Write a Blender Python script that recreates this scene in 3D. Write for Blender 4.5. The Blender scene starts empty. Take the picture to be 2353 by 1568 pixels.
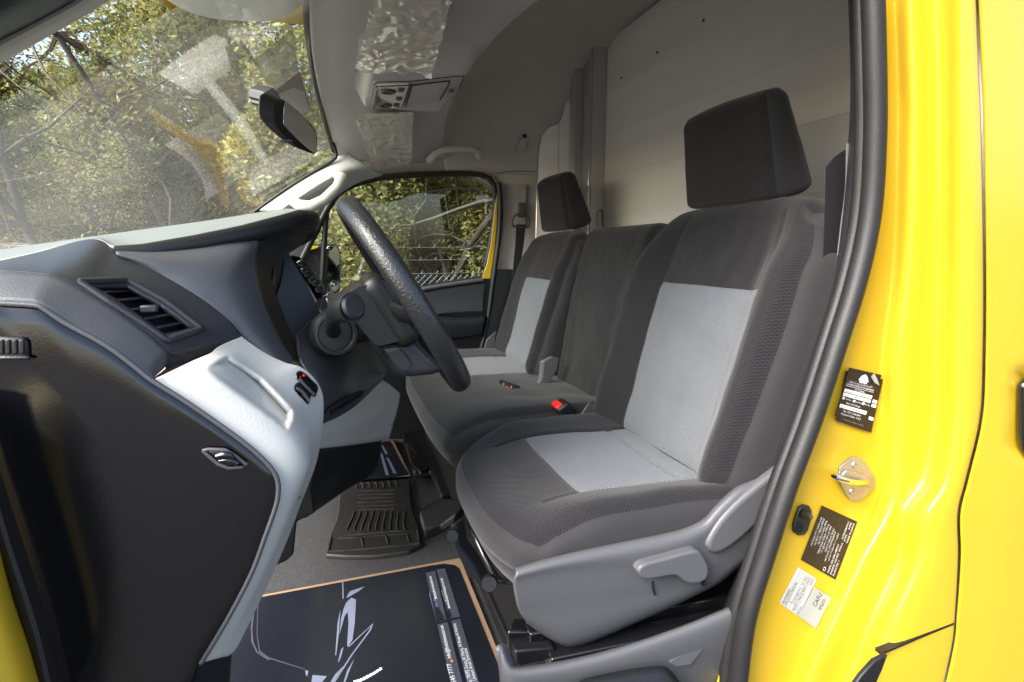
import bpy, bmesh, math, random
from mathutils import Vector, Matrix, noise
random.seed(7)
scn = bpy.context.scene
col = scn.collection
# ---------------------------------------------------------------- camera
CAM = Vector((0.0, -0.60, 0.80))
PITCH = math.radians(8.7); YAW = math.radians(16.3)      # down, towards the rear of the van
F = 1333.0; CX, CY = 1176.5, 784.0                        # focal length in pixels of a 2353-wide view
cd = bpy.data.cameras.new('camera'); cam = bpy.data.objects.new('camera', cd); col.objects.link(cam)
cam.location = CAM; cam.rotation_euler = (math.radians(90) - PITCH, 0, -YAW)
cd.sensor_width = 36; cd.lens = 36 * F / 2353.0; cd.clip_start = .02; cd.clip_end = 400
scn.camera = cam
# ---------------------------------------------------------------- world, sun, exposure
EL, AZ = math.radians(40), math.radians(248)              # the sun stands high on the photographer's side
w = bpy.data.worlds.new('World'); scn.world = w; w.use_nodes = True
nt = w.node_tree; bg = nt.nodes['Background']
sky = nt.nodes.new('ShaderNodeTexSky'); sky.sky_type = 'NISHITA'; sky.sun_disc = False
sky.sun_elevation = EL; sky.sun_rotation = AZ; sky.dust_density = 3.5; sky.air_density = 1.0; sky.ozone_density = 1.0
nt.links.new(sky.outputs[0], bg.inputs[0]); bg.inputs[1].default_value = 0.15
sd = bpy.data.lights.new('sun', 'SUN'); sun = bpy.data.objects.new('sun', sd); col.objects.link(sun)
sd.energy = 2.8; sd.angle = math.radians(40); sd.color = (1, .97, .94)
S_DIR = Vector((math.sin(AZ) * math.cos(EL), math.cos(AZ) * math.cos(EL), math.sin(EL)))
sun.rotation_euler = S_DIR.to_track_quat('Z', 'Y').to_euler()
vs = scn.view_settings; vs.view_transform = 'Standard'; vs.look = 'None'; vs.gamma = 1; vs.use_curve_mapping = False
vs.exposure = 1.80
scn.render.engine = 'CYCLES'
scn.cycles.max_bounces = 8; scn.cycles.transparent_max_bounces = 16
# ---------------------------------------------------------------- sight lines: from a reading on the photograph to a point on a real plane
cp, sp = math.cos(PITCH), math.sin(PITCH); cy_, sy_ = math.cos(YAW), math.sin(YAW)
def ray(x, y):
    r = (x - CX) / F; u = (CY - y) / F
    fh = cp + sp * u
    return Vector((sy_ * fh + cy_ * r, cy_ * fh - sy_ * r, -sp + cp * u))
def pY(x, y, Y): d = ray(x, y); return CAM + d * ((Y - CAM.y) / d.y)
def pX(x, y, X): d = ray(x, y); return CAM + d * ((X - CAM.x) / d.x)
def pZ(x, y, Z): d = ray(x, y); return CAM + d * ((Z - CAM.z) / d.z)
def P3(t): return pY(*t) if len(t) == 3 and not isinstance(t, Vector) else Vector(t)
# ---------------------------------------------------------------- materials
MATS = {}
def N(nt, t, **kw):
    n = nt.nodes.new(t)
    for k, v in kw.items():
        if k in n.inputs.keys() if isinstance(k, str) else False: n.inputs[k].default_value = v
        else: setattr(n, k, v)
    return n
def mat(name, colr, rough=.5, metal=0, bump=0, scale=400, coat=0, spec=.5, var=0, vscale=6, detail=3, sheen=0, stretch=None, rvar=0):
    m = bpy.data.materials.new(name); m.use_nodes = True; t = m.node_tree; b = t.nodes['Principled BSDF']
    c = (*colr, 1)
    b.inputs['Base Color'].default_value = c; b.inputs['Roughness'].default_value = rough; b.inputs['Metallic'].default_value = metal
    b.inputs['Coat Weight'].default_value = coat; b.inputs['Coat Roughness'].default_value = .12
    b.inputs['Specular IOR Level'].default_value = spec; b.inputs['Sheen Weight'].default_value = sheen
    tc = N(t, 'ShaderNodeTexCoord')
    mp = N(t, 'ShaderNodeMapping'); t.links.new(tc.outputs['Object'], mp.inputs[0])
    if stretch: mp.inputs['Scale'].default_value = stretch
    if bump:
        n = N(t, 'ShaderNodeTexNoise'); n.inputs['Scale'].default_value = scale; n.inputs['Detail'].default_value = detail
        t.links.new(mp.outputs[0], n.inputs['Vector'])
        bp = N(t, 'ShaderNodeBump'); bp.inputs['Strength'].default_value = min(1, bump); bp.inputs['Distance'].default_value = .0012
        t.links.new(n.outputs['Fac'], bp.inputs['Height']); t.links.new(bp.outputs[0], b.inputs['Normal'])
    if var or rvar:
        n2 = N(t, 'ShaderNodeTexNoise'); n2.inputs['Scale'].default_value = vscale; n2.inputs['Detail'].default_value = 6
        t.links.new(mp.outputs[0], n2.inputs['Vector'])
        if var:
            mr = N(t, 'ShaderNodeMapRange'); mr.inputs['To Min'].default_value = 1 - var; mr.inputs['To Max'].default_value = 1 + var
            t.links.new(n2.outputs['Fac'], mr.inputs['Value'])
            mx = N(t, 'ShaderNodeVectorMath', operation='SCALE'); mx.inputs[0].default_value = colr
            t.links.new(mr.outputs[0], mx.inputs['Scale']); t.links.new(mx.outputs[0], b.inputs['Base Color'])
        if rvar:
            mr = N(t, 'ShaderNodeMapRange'); mr.inputs['To Min'].default_value = rough - rvar; mr.inputs['To Max'].default_value = rough + rvar
            t.links.new(n2.outputs['Fac'], mr.inputs['Value']); t.links.new(mr.outputs[0], b.inputs['Roughness'])
    MATS[name] = m; return m
def fabric(name, c1, c2, pitch=.0062, strength=.8):
    """woven seat cloth: staggered little lozenges, from the UV in metres"""
    m = bpy.data.materials.new(name); m.use_nodes = True; t = m.node_tree; b = t.nodes['Principled BSDF']
    b.inputs['Roughness'].default_value = .85; b.inputs['Sheen Weight'].default_value = .12; b.inputs['Specular IOR Level'].default_value = .25
    uv = N(t, 'ShaderNodeUVMap'); uv.uv_map = 'UVMap'
    sep = N(t, 'ShaderNodeSeparateXYZ'); t.links.new(uv.outputs[0], sep.inputs[0])
    def sinof(sock, k, add=None):
        mu = N(t, 'ShaderNodeMath', operation='MULTIPLY'); mu.inputs[1].default_value = k; t.links.new(sock, mu.inputs[0])
        s = N(t, 'ShaderNodeMath', operation='SINE'); t.links.new(mu.outputs[0], s.inputs[0]); return s.outputs[0]
    k = 2 * math.pi / pitch
    a = sinof(sep.outputs[0], k * .5); c = sinof(sep.outputs[1], k * .62)
    pr = N(t, 'ShaderNodeMath', operation='MULTIPLY'); t.links.new(a, pr.inputs[0]); t.links.new(c, pr.inputs[1])
    fine = N(t, 'ShaderNodeTexNoise'); fine.inputs['Scale'].default_value = 900; t.links.new(uv.outputs[0], fine.inputs['Vector'])
    ad = N(t, 'ShaderNodeMath', operation='MULTIPLY_ADD'); t.links.new(fine.outputs['Fac'], ad.inputs[0]); ad.inputs[1].default_value = .5; t.links.new(pr.outputs[0], ad.inputs[2])
    bp = N(t, 'ShaderNodeBump'); bp.inputs['Strength'].default_value = strength; bp.inputs['Distance'].default_value = .0012
    t.links.new(ad.outputs[0], bp.inputs['Height']); t.links.new(bp.outputs[0], b.inputs['Normal'])
    mr = N(t, 'ShaderNodeMapRange'); mr.inputs['From Min'].default_value = -.8; mr.inputs['From Max'].default_value = .9
    t.links.new(pr.outputs[0], mr.inputs['Value'])
    wear = N(t, 'ShaderNodeTexNoise'); wear.inputs['Scale'].default_value = 7; wear.inputs['Detail'].default_value = 5; t.links.new(uv.outputs[0], wear.inputs['Vector'])
    w2 = N(t, 'ShaderNodeMath', operation='MULTIPLY_ADD'); t.links.new(wear.outputs['Fac'], w2.inputs[0]); w2.inputs[1].default_value = .5; w2.inputs[2].default_value = -.25
    w3 = N(t, 'ShaderNodeMath', operation='ADD'); t.links.new(mr.outputs[0], w3.inputs[0]); t.links.new(w2.outputs[0], w3.inputs[1])
    mx = N(t, 'ShaderNodeMix', data_type='RGBA'); mx.inputs['A'].default_value = (*c1, 1); mx.inputs['B'].default_value = (*c2, 1)
    t.links.new(w3.outputs[0], mx.inputs['Factor']); t.links.new(mx.outputs['Result'], b.inputs['Base Color'])
    MATS[name] = m; return m
YEL = mat('yellow_paint', (.55, .365, .018), .30, coat=.4, var=.04, vscale=5, rvar=.06)
DARK = mat('black_plastic', (.008, .0085, .010), .42, bump=.35, scale=700)
GLOSSD = mat('smooth_dark_plastic', (.003, .003, .004), .12, coat=.25, spec=.6, bump=.07, scale=500, rvar=.04)
BLACK = mat('deep_black', (.006, .006, .007), .5)
PIANO = mat('piano_black', (.006, .006, .008), .08, coat=1)
SLATE = mat('slate_plastic', (.066, .069, .077), .38, bump=.25, scale=500)
SLATE2 = mat('dark_slate_plastic', (.027, .029, .035), .36, bump=.3, scale=500)
TOPPAD = mat('dash_top_plastic', (.19, .21, .205), .40, bump=.6, scale=330, detail=2)
PALE = mat('pale_grey_plastic', (.47, .475, .45), .40, bump=.3, scale=420, var=.03, vscale=9)
SHIELD = mat('mid_grey_plastic', (.080, .082, .089), .42, bump=.4, scale=650)
HEAD = mat('headliner_cloth', (.50, .485, .46), .9, bump=.5, scale=900, var=.06)
TRIM = mat('beige_grey_trim', (.38, .35, .32), .6, bump=.2, scale=600)
ROOFD = mat('dark_roof_lining', (.50, .475, .445), .85, bump=.4, scale=800, var=.08)
PANEL = mat('painted_metal_panel', (.86, .835, .785), .42, metal=.15, var=.13, vscale=3, stretch=(1, .35, 5), rvar=.08)
POST = mat('galvanised_post', (.50, .50, .49), .35, metal=.5, var=.06, vscale=4)
RUBBER = mat('seal_rubber', (.011, .011, .012), .5, bump=.3, scale=300, var=.15, vscale=20)
MATR = mat('rubber_mat', (.016, .016, .015), .5, bump=.4, scale=300, var=.25, vscale=12)
FLOOR = mat('floor_lining', (.036, .036, .038), .65, bump=1, scale=240, var=.7, vscale=130)
METALB = mat('black_painted_steel', (.008, .008, .009), .18, coat=.6)
ZINC = mat('zinc_steel', (.36, .36, .34), .32, metal=.7, var=.2, vscale=60, bump=.3, scale=300)
CHROME = mat('chrome', (.75, .75, .75), .12, metal=1)
RED = mat('red_button', (.75, .02, .015), .35)
FAB = fabric('dark_seat_cloth', (.007, .007, .0083), (.017, .017, .019), .0036, .5)
FABL = fabric('light_seat_cloth', (.088, .096, .110), (.15, .16, .177), .0040, .55)
FABS = mat('smooth_seat_cloth', (.012, .012, .014), .8, bump=.5, scale=900, sheen=.2)
BELT = mat('belt_webbing', (.012, .012, .013), .6, bump=.5, scale=600)
PAPERB = mat('printed_black_paper', (.010, .012, .018), .22, var=.3, vscale=2, coat=.3)
LAMPP = mat('lamp_panel_cream', (.88, .85, .76), .5)
KRAFT = mat('kraft_paper_edge', (.27, .175, .105), .8)
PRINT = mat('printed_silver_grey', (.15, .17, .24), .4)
PRINTD = mat('printed_dim_grey', (.05, .055, .075), .4)
WHITE = mat('white_print', (.80, .82, .84), .5)
STK = mat('black_sticker', (.012, .009, .008), .5)
STW = mat('white_sticker', (.50, .52, .51), .45)
STG = mat('silver_sticker', (.34, .37, .37), .4)
INK = mat('ink', (.03, .03, .05), .5)
MIRROR = mat('mirror_glass', (.7, .7, .7), .02, metal=1)
ASPH = mat('dark_asphalt', (.05, .049, .047), .95, bump=.6, scale=40, var=.15, vscale=1.2)  # dark asphalt, kept dim so the dash end cap reflects little
GALV = mat('galvanised_wire', (.22, .22, .21), .5, metal=.6)
BARK = mat('bark', (.085, .07, .058), .9, bump=1, scale=60, var=.3, vscale=15)
def glassmat(name, tint=(1, 1, 1), rough=0.0, ior=1.5, haze=0):
    m = bpy.data.materials.new(name); m.use_nodes = True; t = m.node_tree; t.nodes.remove(t.nodes['Principled BSDF'])
    tr = N(t, 'ShaderNodeBsdfTransparent'); tr.inputs[0].default_value = (*tint, 1)
    gl = N(t, 'ShaderNodeBsdfGlossy'); gl.inputs['Roughness'].default_value = rough
    lw_ = N(t, 'ShaderNodeLayerWeight'); lw_.inputs[0].default_value = .5
    pw = N(t, 'ShaderNodeMath', operation='POWER'); pw.inputs[1].default_value = 5; t.links.new(lw_.outputs['Facing'], pw.inputs[0])
    fr = N(t, 'ShaderNodeMath', operation='MULTIPLY_ADD'); fr.inputs[1].default_value = .42; fr.inputs[2].default_value = ior; t.links.new(pw.outputs[0], fr.inputs[0])
    mx = N(t, 'ShaderNodeMixShader'); t.links.new(fr.outputs[0], mx.inputs[0]); t.links.new(tr.outputs[0], mx.inputs[1]); t.links.new(gl.outputs[0], mx.inputs[2])
    if haze:  # milky layer mixed into the glass, stands in for veiling light
        nz = N(t, 'ShaderNodeTexNoise'); nz.inputs['Scale'].default_value = 3; nz.inputs['Detail'].default_value = 5
        md = N(t, 'ShaderNodeMath', operation='MULTIPLY'); md.inputs[1].default_value = haze * 2; t.links.new(nz.outputs['Fac'], md.inputs[0])
        df = N(t, 'ShaderNodeBsdfTranslucent'); df.inputs[0].default_value = (.85, .86, .82, 1)
        m2 = N(t, 'ShaderNodeMixShader'); t.links.new(md.outputs[0], m2.inputs[0]); t.links.new(mx.outputs[0], m2.inputs[1]); t.links.new(df.outputs[0], m2.inputs[2]); mx = m2
    t.links.new(mx.outputs[0], t.nodes['Material Output'].inputs[0]); MATS[name] = m; return m
GLASS = glassmat('window_glass', (.86, .90, .87), 0, .045)
def wrapmat():
    m = bpy.data.materials.new('plastic_film'); m.use_nodes = True; t = m.node_tree; t.nodes.remove(t.nodes['Principled BSDF'])
    tr = N(t, 'ShaderNodeBsdfTransparent'); tr.inputs[0].default_value = (.93, .92, .9, 1)
    gl = N(t, 'ShaderNodeBsdfGlossy'); gl.inputs['Roughness'].default_value = .11; gl.inputs[0].default_value = (1, .97, .92, 1)
    df = N(t, 'ShaderNodeBsdfDiffuse'); df.inputs[0].default_value = (.85, .79, .72, 1)
    fr = N(t, 'ShaderNodeFresnel'); fr.inputs['IOR'].default_value = 1.9
    a = N(t, 'ShaderNodeMixShader'); a.inputs[0].default_value = .50; t.links.new(tr.outputs[0], a.inputs[1]); t.links.new(df.outputs[0], a.inputs[2])
    mx = N(t, 'ShaderNodeMixShader'); mx.inputs[0].default_value = .32; t.links.new(a.outputs[0], mx.inputs[1]); t.links.new(gl.outputs[0], mx.inputs[2])
    t.links.new(mx.outputs[0], t.nodes['Material Output'].inputs[0]); return m
FILM = wrapmat()
def fritmat():
    m = bpy.data.materials.new('dotted_frit'); m.use_nodes = True; t = m.node_tree; b = t.nodes['Principled BSDF']
    b.inputs['Base Color'].default_value = (.30, .29, .26, 1); b.inputs['Roughness'].default_value = .35
    tc = N(t, 'ShaderNodeUVMap'); tc.uv_map = 'UVMap'
    v = N(t, 'ShaderNodeTexVoronoi'); v.inputs['Scale'].default_value = 260; v.inputs['Randomness'].default_value = 0
    t.links.new(tc.outputs[0], v.inputs['Vector'])
    g = N(t, 'ShaderNodeMath', operation='LESS_THAN'); g.inputs[1].default_value = .46; t.links.new(v.outputs['Distance'], g.inputs[0])
    t.links.new(g.outputs[0], b.inputs['Alpha']); return m
FRITD = fritmat()
FRIT = mat('grey_frit', (.36, .32, .29), .5)
FRITL = mat('light_frit', (.60, .58, .55), .45)
def leafmat(name, c1, c2):
    m = bpy.data.materials.new(name); m.use_nodes = True; t = m.node_tree; b = t.nodes['Principled BSDF']
    g = N(t, 'ShaderNodeNewGeometry'); rp = N(t, 'ShaderNodeValToRGB')
    rp.color_ramp.elements[0].color = (*c1, 1); rp.color_ramp.elements[1].color = (*c2, 1)
    e = rp.color_ramp.elements.new(.985); e.color = (.30, .12, .02, 1); e2 = rp.color_ramp.elements.new(.975); e2.color = (*c2, 1)
    t.links.new(g.outputs['Random Per Island'], rp.inputs[0]); t.links.new(rp.outputs[0], b.inputs['Base Color'])
    b.inputs['Roughness'].default_value = .45
    tl = N(t, 'ShaderNodeBsdfTranslucent'); t.links.new(rp.outputs[0], tl.inputs[0])
    mx = N(t, 'ShaderNodeMixShader'); mx.inputs[0].default_value = .48
    t.links.new(b.outputs[0], mx.inputs[1]); t.links.new(tl.outputs[0], mx.inputs[2]); t.links.new(mx.outputs[0], t.nodes['Material Output'].inputs[0])
    return m
WGLASS = glassmat('windscreen_glass', (.88, .92, .88), 0, .04, .027)
LEAF = leafmat('olive_leaves', (.15, .155, .05), (.46, .44, .16))
LEAF2 = leafmat('pale_leaves', (.17, .18, .06), (.52, .50, .18))
# ---------------------------------------------------------------- mesh helpers
def link(name, me, parent=None, label=None):
    o = bpy.data.objects.new(name, me); col.objects.link(o)
    if parent: o.parent = parent
    if label: o['label'] = label
    return o
def finish(name, verts, faces, mats, parent=None, label=None, smooth=35, fmat=None, uvs=None, bevel=0, bseg=2, solid=0, sub=0, recalc=True):
    me = bpy.data.meshes.new(name); me.from_pydata([tuple(v) for v in verts], [], faces)
    if not isinstance(mats, (list, tuple)): mats = [mats]
    if me.validate(): print("INVALID", name)
    for m in mats: me.materials.append(m)
    if fmat:
        for p, i in zip(me.polygons, fmat): p.material_index = i
    if uvs:
        ul = me.uv_layers.new(name='UVMap')
        for p in me.polygons:
            for li, vi in zip(p.loop_indices, p.vertices): ul.data[li].uv = uvs[(p.index, vi)] if isinstance(uvs, dict) else uvs[vi]
    if recalc:
        bm = bmesh.new(); bm.from_mesh(me); bmesh.ops.recalc_face_normals(bm, faces=bm.faces); bm.to_mesh(me); bm.free()
    if smooth:
        for p in me.polygons: p.use_smooth = True
        try: me.set_sharp_from_angle(angle=math.radians(smooth))
        except Exception: pass
    me.update()
    o = link(name, me, parent, label)
    if solid:
        md = o.modifiers.new('thickness', 'SOLIDIFY'); md.thickness = solid; md.offset = 0
    if bevel:
        md = o.modifiers.new('bevel', 'BEVEL'); md.width = bevel; md.segments = bseg; md.limit_method = 'ANGLE'; md.angle_limit = math.radians(30)
        md.harden_normals = False
    if sub:
        md = o.modifiers.new('sub', 'SUBSURF'); md.levels = md.render_levels = sub
    return o
def cr(pts, n, closed=False):
    """n points evenly spaced by length along a Catmull-Rom curve through pts"""
    pts = [Vector(p) for p in pts]; L = len(pts); out = []
    segs = L if closed else L - 1
    g = (lambda i: pts[i % L]) if closed else (lambda i: pts[max(0, min(L - 1, i))])
    for s in range(segs):
        a, b, c, d = g(s - 1), g(s), g(s + 1), g(s + 2)
        for k in range(12):
            t = k / 12
            out.append(.5 * ((2 * b) + (c - a) * t + (2 * a - 5 * b + 4 * c - d) * t * t + (3 * b - a - 3 * c + d) * t ** 3))
    out.append(g(segs) if closed else pts[-1])
    return even(out, n)
def even(pts, n):
    pts = [Vector(p) for p in pts]; cum = [0]
    for a, b in zip(pts, pts[1:]): cum.append(cum[-1] + (b - a).length)
    res = []; j = 0
    for i in range(n):
        d = cum[-1] * i / (n - 1)
        while j < len(cum) - 2 and cum[j + 1] < d: j += 1
        s = cum[j + 1] - cum[j]; res.append(pts[j].lerp(pts[j + 1], (d - cum[j]) / s if s > 1e-9 else 0))
    return res
def loft(name, rows, m, parent=None, n=40, across=1, smoothx=False, smooth=35, straight=False, solid=.004, label=None, closed=False, bulge=0, caps=False, sub=0):
    """rows: polylines of (dx,dy,Y) readings or 3D points; joined into one sheet"""
    R = [(even if straight else cr)([P3(p) for p in r], n) for r in rows]
    if smoothx or across > 1:
        colsR = []
        tot = (len(R) - 1) * across + 1
        cols_ = []
        for i in range(n):
            ln = [r[i] for r in R]
            if smoothx: c = []; 
            if smoothx:
                L = len(ln)
                for s in range(L - 1):
                    a, b, cc, d = ln[max(0, s - 1)], ln[s], ln[s + 1], ln[min(L - 1, s + 2)]
                    for k in range(across):
                        t = k / across
                        c.append(.5 * ((2 * b) + (cc - a) * t + (2 * a - 5 * b + 4 * cc - d) * t * t + (3 * b - a - 3 * cc + d) * t ** 3))
                c.append(ln[-1])
            else:
                c = []
                for s in range(len(ln) - 1):
                    for k in range(across):
                        t = k / across; c.append(ln[s].lerp(ln[s + 1], t) + Vector((0, -bulge * math.sin(math.pi * t), 0)))
                c.append(ln[-1])
            cols_.append(c)
        R = [[cols_[i][j] for i in range(n)] for j in range(tot)]
    V = [p for r in R for p in r]; k = len(R); Fc = []
    for j in range(k - 1):
        for i in range(n - 1): Fc.append((j * n + i, j * n + i + 1, (j + 1) * n + i + 1, (j + 1) * n + i))
    if closed:
        for i in range(n - 1): Fc.append(((k - 1) * n + i, (k - 1) * n + i + 1, i + 1, i))
    if caps:
        Fc.append(tuple(j * n for j in range(k))); Fc.append(tuple(j * n + n - 1 for j in range(k)))
    # UV in metres
    uv = []
    for j in range(k):
        u = 0
        for i in range(n):
            if i: u += (R[j][i] - R[j][i - 1]).length
            v = sum((R[q][i] - R[q - 1][i]).length for q in range(1, j + 1)) if k < 80 else j * .01
            uv.append((u, v))
    return finish(name, V, Fc, m, parent, label, smooth, uvs=uv, solid=solid, sub=sub)
def prism(name, pts, off, m, parent=None, bevel=.003, label=None, smooth=30, bseg=2, rounded=0, n=0):
    """closed outline of (dx,dy,Y) readings or points, given thickness by the vector off"""
    p = [P3(q) for q in pts]; off = Vector(off)
    if rounded: p = cr(p, n or len(p) * 5, True)[:-1]
    L = len(p); V = p + [q + off for q in p]
    Fc = [tuple(range(L)), tuple(range(2 * L - 1, L - 1, -1))] + [(i, (i + 1) % L, L + (i + 1) % L, L + i) for i in range(L)]
    return finish(name, V, Fc, m, parent, label, smooth, bevel=bevel, bseg=bseg)
def tube_data(pts, rad, seg=12, caps=True, flat=1.0, up=None):
    pts = [Vector(p) for p in pts]; L = len(pts); V = []; Fc = []
    rads = rad if isinstance(rad, (list, tuple)) else [rad] * L
    prev = None
    for i, p in enumerate(pts):
        t = (pts[min(L - 1, i + 1)] - pts[max(0, i - 1)])
        t = t.normalized() if t.length > 1e-9 else Vector((0, 0, 1))
        if up is not None: a = Vector(up)
        elif prev is None: a = Vector((0, 0, 1)) if abs(t.z) < .9 else Vector((1, 0, 0))
        else: a = prev
        a = (a - t * a.dot(t)).normalized(); prev = a; b = t.cross(a)
        for k in range(seg):
            th = 2 * math.pi * k / seg; V.append(p + (a * math.cos(th) * flat + b * math.sin(th)) * rads[i])
    for i in range(L - 1):
        for k in range(seg): Fc.append((i * seg + k, i * seg + (k + 1) % seg, (i + 1) * seg + (k + 1) % seg, (i + 1) * seg + k))
    if caps: Fc.append(tuple(range(seg))); Fc.append(tuple((L - 1) * seg + k for k in range(seg)))
    return V, Fc
def tube(name, pts, rad, m, parent=None, seg=12, n=0, flat=1.0, up=None, label=None, closed=False, smoothc=True):
    p = [P3(q) for q in pts]
    if n: 
        if isinstance(rad, (list, tuple)):
            r0 = rad; rad = []
            for i in range(n):
                f = i / (n - 1) * (len(r0) - 1); k = min(len(r0) - 2, int(f)); rad.append(r0[k] + (r0[k + 1] - r0[k]) * (f - k))
        p = (cr(p, n, closed) if smoothc else even(p, n))
    V, Fc = tube_data(p, rad, seg, not closed, flat, up)
    return finish(name, V, Fc, m, parent, label, 50)
def rbox(name, half, r, m, parent=None, res=.01, deform=None, fm=None, M=None, label=None, mats=None, smooth=50, uvs=True):
    """a rounded box on a fine even net; deform(p,q) bends it, fm(q) picks the material, M places it"""
    hx, hy, hz = half; V = []; idx = {}; Fc = []; fmat = []; uv = {}
    rr = r if isinstance(r, tuple) else (r, r, r)
    def vert(q):
        k = (round(q[0], 5), round(q[1], 5), round(q[2], 5))
        if k in idx: return idx[k]
        qq = Vector(q); h = Vector(half)
        inn = Vector([max(-(h[i] - rr[i]), min(h[i] - rr[i], qq[i])) for i in range(3)])
        d = Vector([(qq[i] - inn[i]) / rr[i] for i in range(3)])
        if d.length > 1e-9:
            # spread the net evenly over the rounded edge
            mxc = max(abs(c) for c in d); e = Vector([math.tan(c / mxc * math.pi / 4) if mxc > 0 else 0 for c in d]) if mxc > 0 else d
            e = e.normalized()
            q3 = inn + Vector([e[i] * rr[i] for i in range(3)])
        else: q3 = inn
        p = deform(q3.copy(), qq) if deform else q3
        if M is not None: p = M @ p
        V.append(p); idx[k] = len(V) - 1; return idx[k]
    for ax in range(3):
        u, v = [(1, 2), (0, 2), (0, 1)][ax]
        nu = max(2, int(round(2 * half[u] / res))); nv = max(2, int(round(2 * half[v] / res)))
        for s in (-1, 1):
            for i in range(nu):
                for j in range(nv):
                    c = []
                    for (a, b) in ((i, j), (i + 1, j), (i + 1, j + 1), (i, j + 1)):
                        q = [0, 0, 0]; q[ax] = s * half[ax]; q[u] = -half[u] + 2 * half[u] * a / nu; q[v] = -half[v] + 2 * half[v] * b / nv; c.append(q)
                    f = tuple(vert(q) for q in c); fi = len(Fc); Fc.append(f)
                    for q, vi in zip(c, f): uv[(fi, vi)] = (q[u] + ax * .37, q[v])
                    ce = Vector([(c[0][k] + c[2][k]) / 2 for k in range(3)])
                    fmat.append(fm(ce, ax, s) if fm else 0)
    return finish(name, V, Fc, mats or m, parent, label, smooth, fmat=fmat, uvs=uv if uvs else None)
def box(name, c, half, m, parent=None, bevel=.004, rot=None, label=None, M=None):
    hx, hy, hz = half
    V = [Vector((sx * hx, sy * hy, sz * hz)) for sx in (-1, 1) for sy in (-1, 1) for sz in (-1, 1)]
    R = M if M is not None else (Matrix.Rotation(rot[1], 3, rot[0]) if rot else Matrix.Identity(3))
    V = [R @ v + Vector(c) for v in V]
    Fc = [(0, 1, 3, 2), (4, 6, 7, 5), (0, 4, 5, 1), (2, 3, 7, 6), (0, 2, 6, 4), (1, 5, 7, 3)]
    return finish(name, V, Fc, m, parent, label, 30, bevel=bevel)
def disc(name, c, normal, r, h, m, parent=None, seg=32, prof=None, label=None, ell=None):
    """lathe round an axis; prof = [(radius share, height share)]"""
    prof = prof or [(0, 1), (.9, 1), (1, .85), (1, 0)]
    z = Vector(normal).normalized(); x = z.orthogonal().normalized(); 
    if ell: x = (Vector(ell) - z * Vector(ell).dot(z)).normalized()
    y = z.cross(x); V = []; Fc = []
    for pr, ph in prof:
        for k in range(seg):
            t = 2 * math.pi * k / seg; V.append(Vector(c) + (x * math.cos(t) + y * math.sin(t)) * max(pr, .001) * r + z * ph * h)
    for i in range(len(prof) - 1):
        for k in range(seg): Fc.append((i * seg + k, i * seg + (k + 1) % seg, (i + 1) * seg + (k + 1) % seg, (i + 1) * seg + k))
    Fc.append(tuple(range(seg))); Fc.append(tuple((len(prof) - 1) * seg + k for k in range(seg)))
    return finish(name, V, Fc, m, parent, label, 40)
def merge(objs, name, parent=None, label=None):
    """several pieces of ONE part become one mesh"""
    dg = bpy.context.evaluated_depsgraph_get(); bm = bmesh.new(); ml = []
    for o in objs:
        ev = o.evaluated_get(dg); me = bpy.data.meshes.new_from_object(ev)
        base = []
        for mm in me.materials:
            if mm not in ml: ml.append(mm)
            base.append(ml.index(mm))
        b2 = bmesh.new(); b2.from_mesh(me)
        for f in b2.faces: f.material_index = base[f.material_index] if base else 0
        b2.to_mesh(me); b2.free(); bm.from_mesh(me); bpy.data.meshes.remove(me)
    me = bpy.data.meshes.new(name); bm.to_mesh(me); bm.free()
    for mm in ml: me.materials.append(mm)
    for o in objs: bpy.data.objects.remove(o)
    return link(name, me, parent, label)
def quad_map(c):
    TL, TR, BL, BR = c
    return lambda u, v: (TL * (1 - v) + BL * v) * (1 - u) + (TR * (1 - v) + BR * v) * u
def text_on(c, items, m, name, parent, lift=None):
    """letters laid on a four-cornered sheet; items = (string, u, v, height, [width])"""
    V = []; Fc = []; qm = quad_map(c)
    TL, TR, BL, BR = c; nrm = (TR - TL).cross(BL - TL).normalized()
    if nrm.dot(CAM - TL) < 0: nrm = -nrm
    W = (TR - TL).length; H = (BL - TL).length
    for it in items:
        s, u0, v0, h = it[:4]; wid = it[4] if len(it) > 4 else None; slant = it[5] if len(it) > 5 else 0
        cu = bpy.data.curves.new('t', 'FONT'); cu.body = s; cu.size = 1; cu.resolution_u = 2
        ob = bpy.data.objects.new('t', cu); col.objects.link(ob)
        me = bpy.data.meshes.new_from_object(ob.evaluated_get(bpy.context.evaluated_depsgraph_get()))
        bpy.data.objects.remove(ob); bpy.data.curves.remove(cu)
        if not me.vertices: continue
        xs = [v.co.x for v in me.vertices]; x0, x1 = min(xs), max(xs)
        sx = (wid / (x1 - x0)) if wid else h * H / W * 1.0
        b = len(V)
        for v in me.vertices:
            V.append(qm(u0 + (v.co.x - x0) * sx, v0 - (v.co.y + slant * (v.co.x - x0)) * h) + nrm * .0005)
        for p in me.polygons: Fc.append(tuple(b + i for i in p.vertices))
        bpy.data.meshes.remove(me)
    return finish(name, V, Fc, m, parent, None, 0, recalc=False)
def rects_on(c, items, m, name, parent, lift=.0004):
    qm = quad_map(c); TL, TR, BL, BR = c; nrm = (TR - TL).cross(BL - TL).normalized()
    if nrm.dot(CAM - TL) < 0: nrm = -nrm
    V = []; Fc = []
    for poly in items:
        if len(poly) == 4 and not isinstance(poly[0], tuple): u0, v0, u1, v1 = poly; poly = [(u0, v0), (u1, v0), (u1, v1), (u0, v1)]
        b = len(V); V += [qm(u, v) + nrm * lift for u, v in poly]; Fc.append(tuple(range(b, b + len(poly))))
    return finish(name, V, Fc, m, parent, None, 0, recalc=False)
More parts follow.
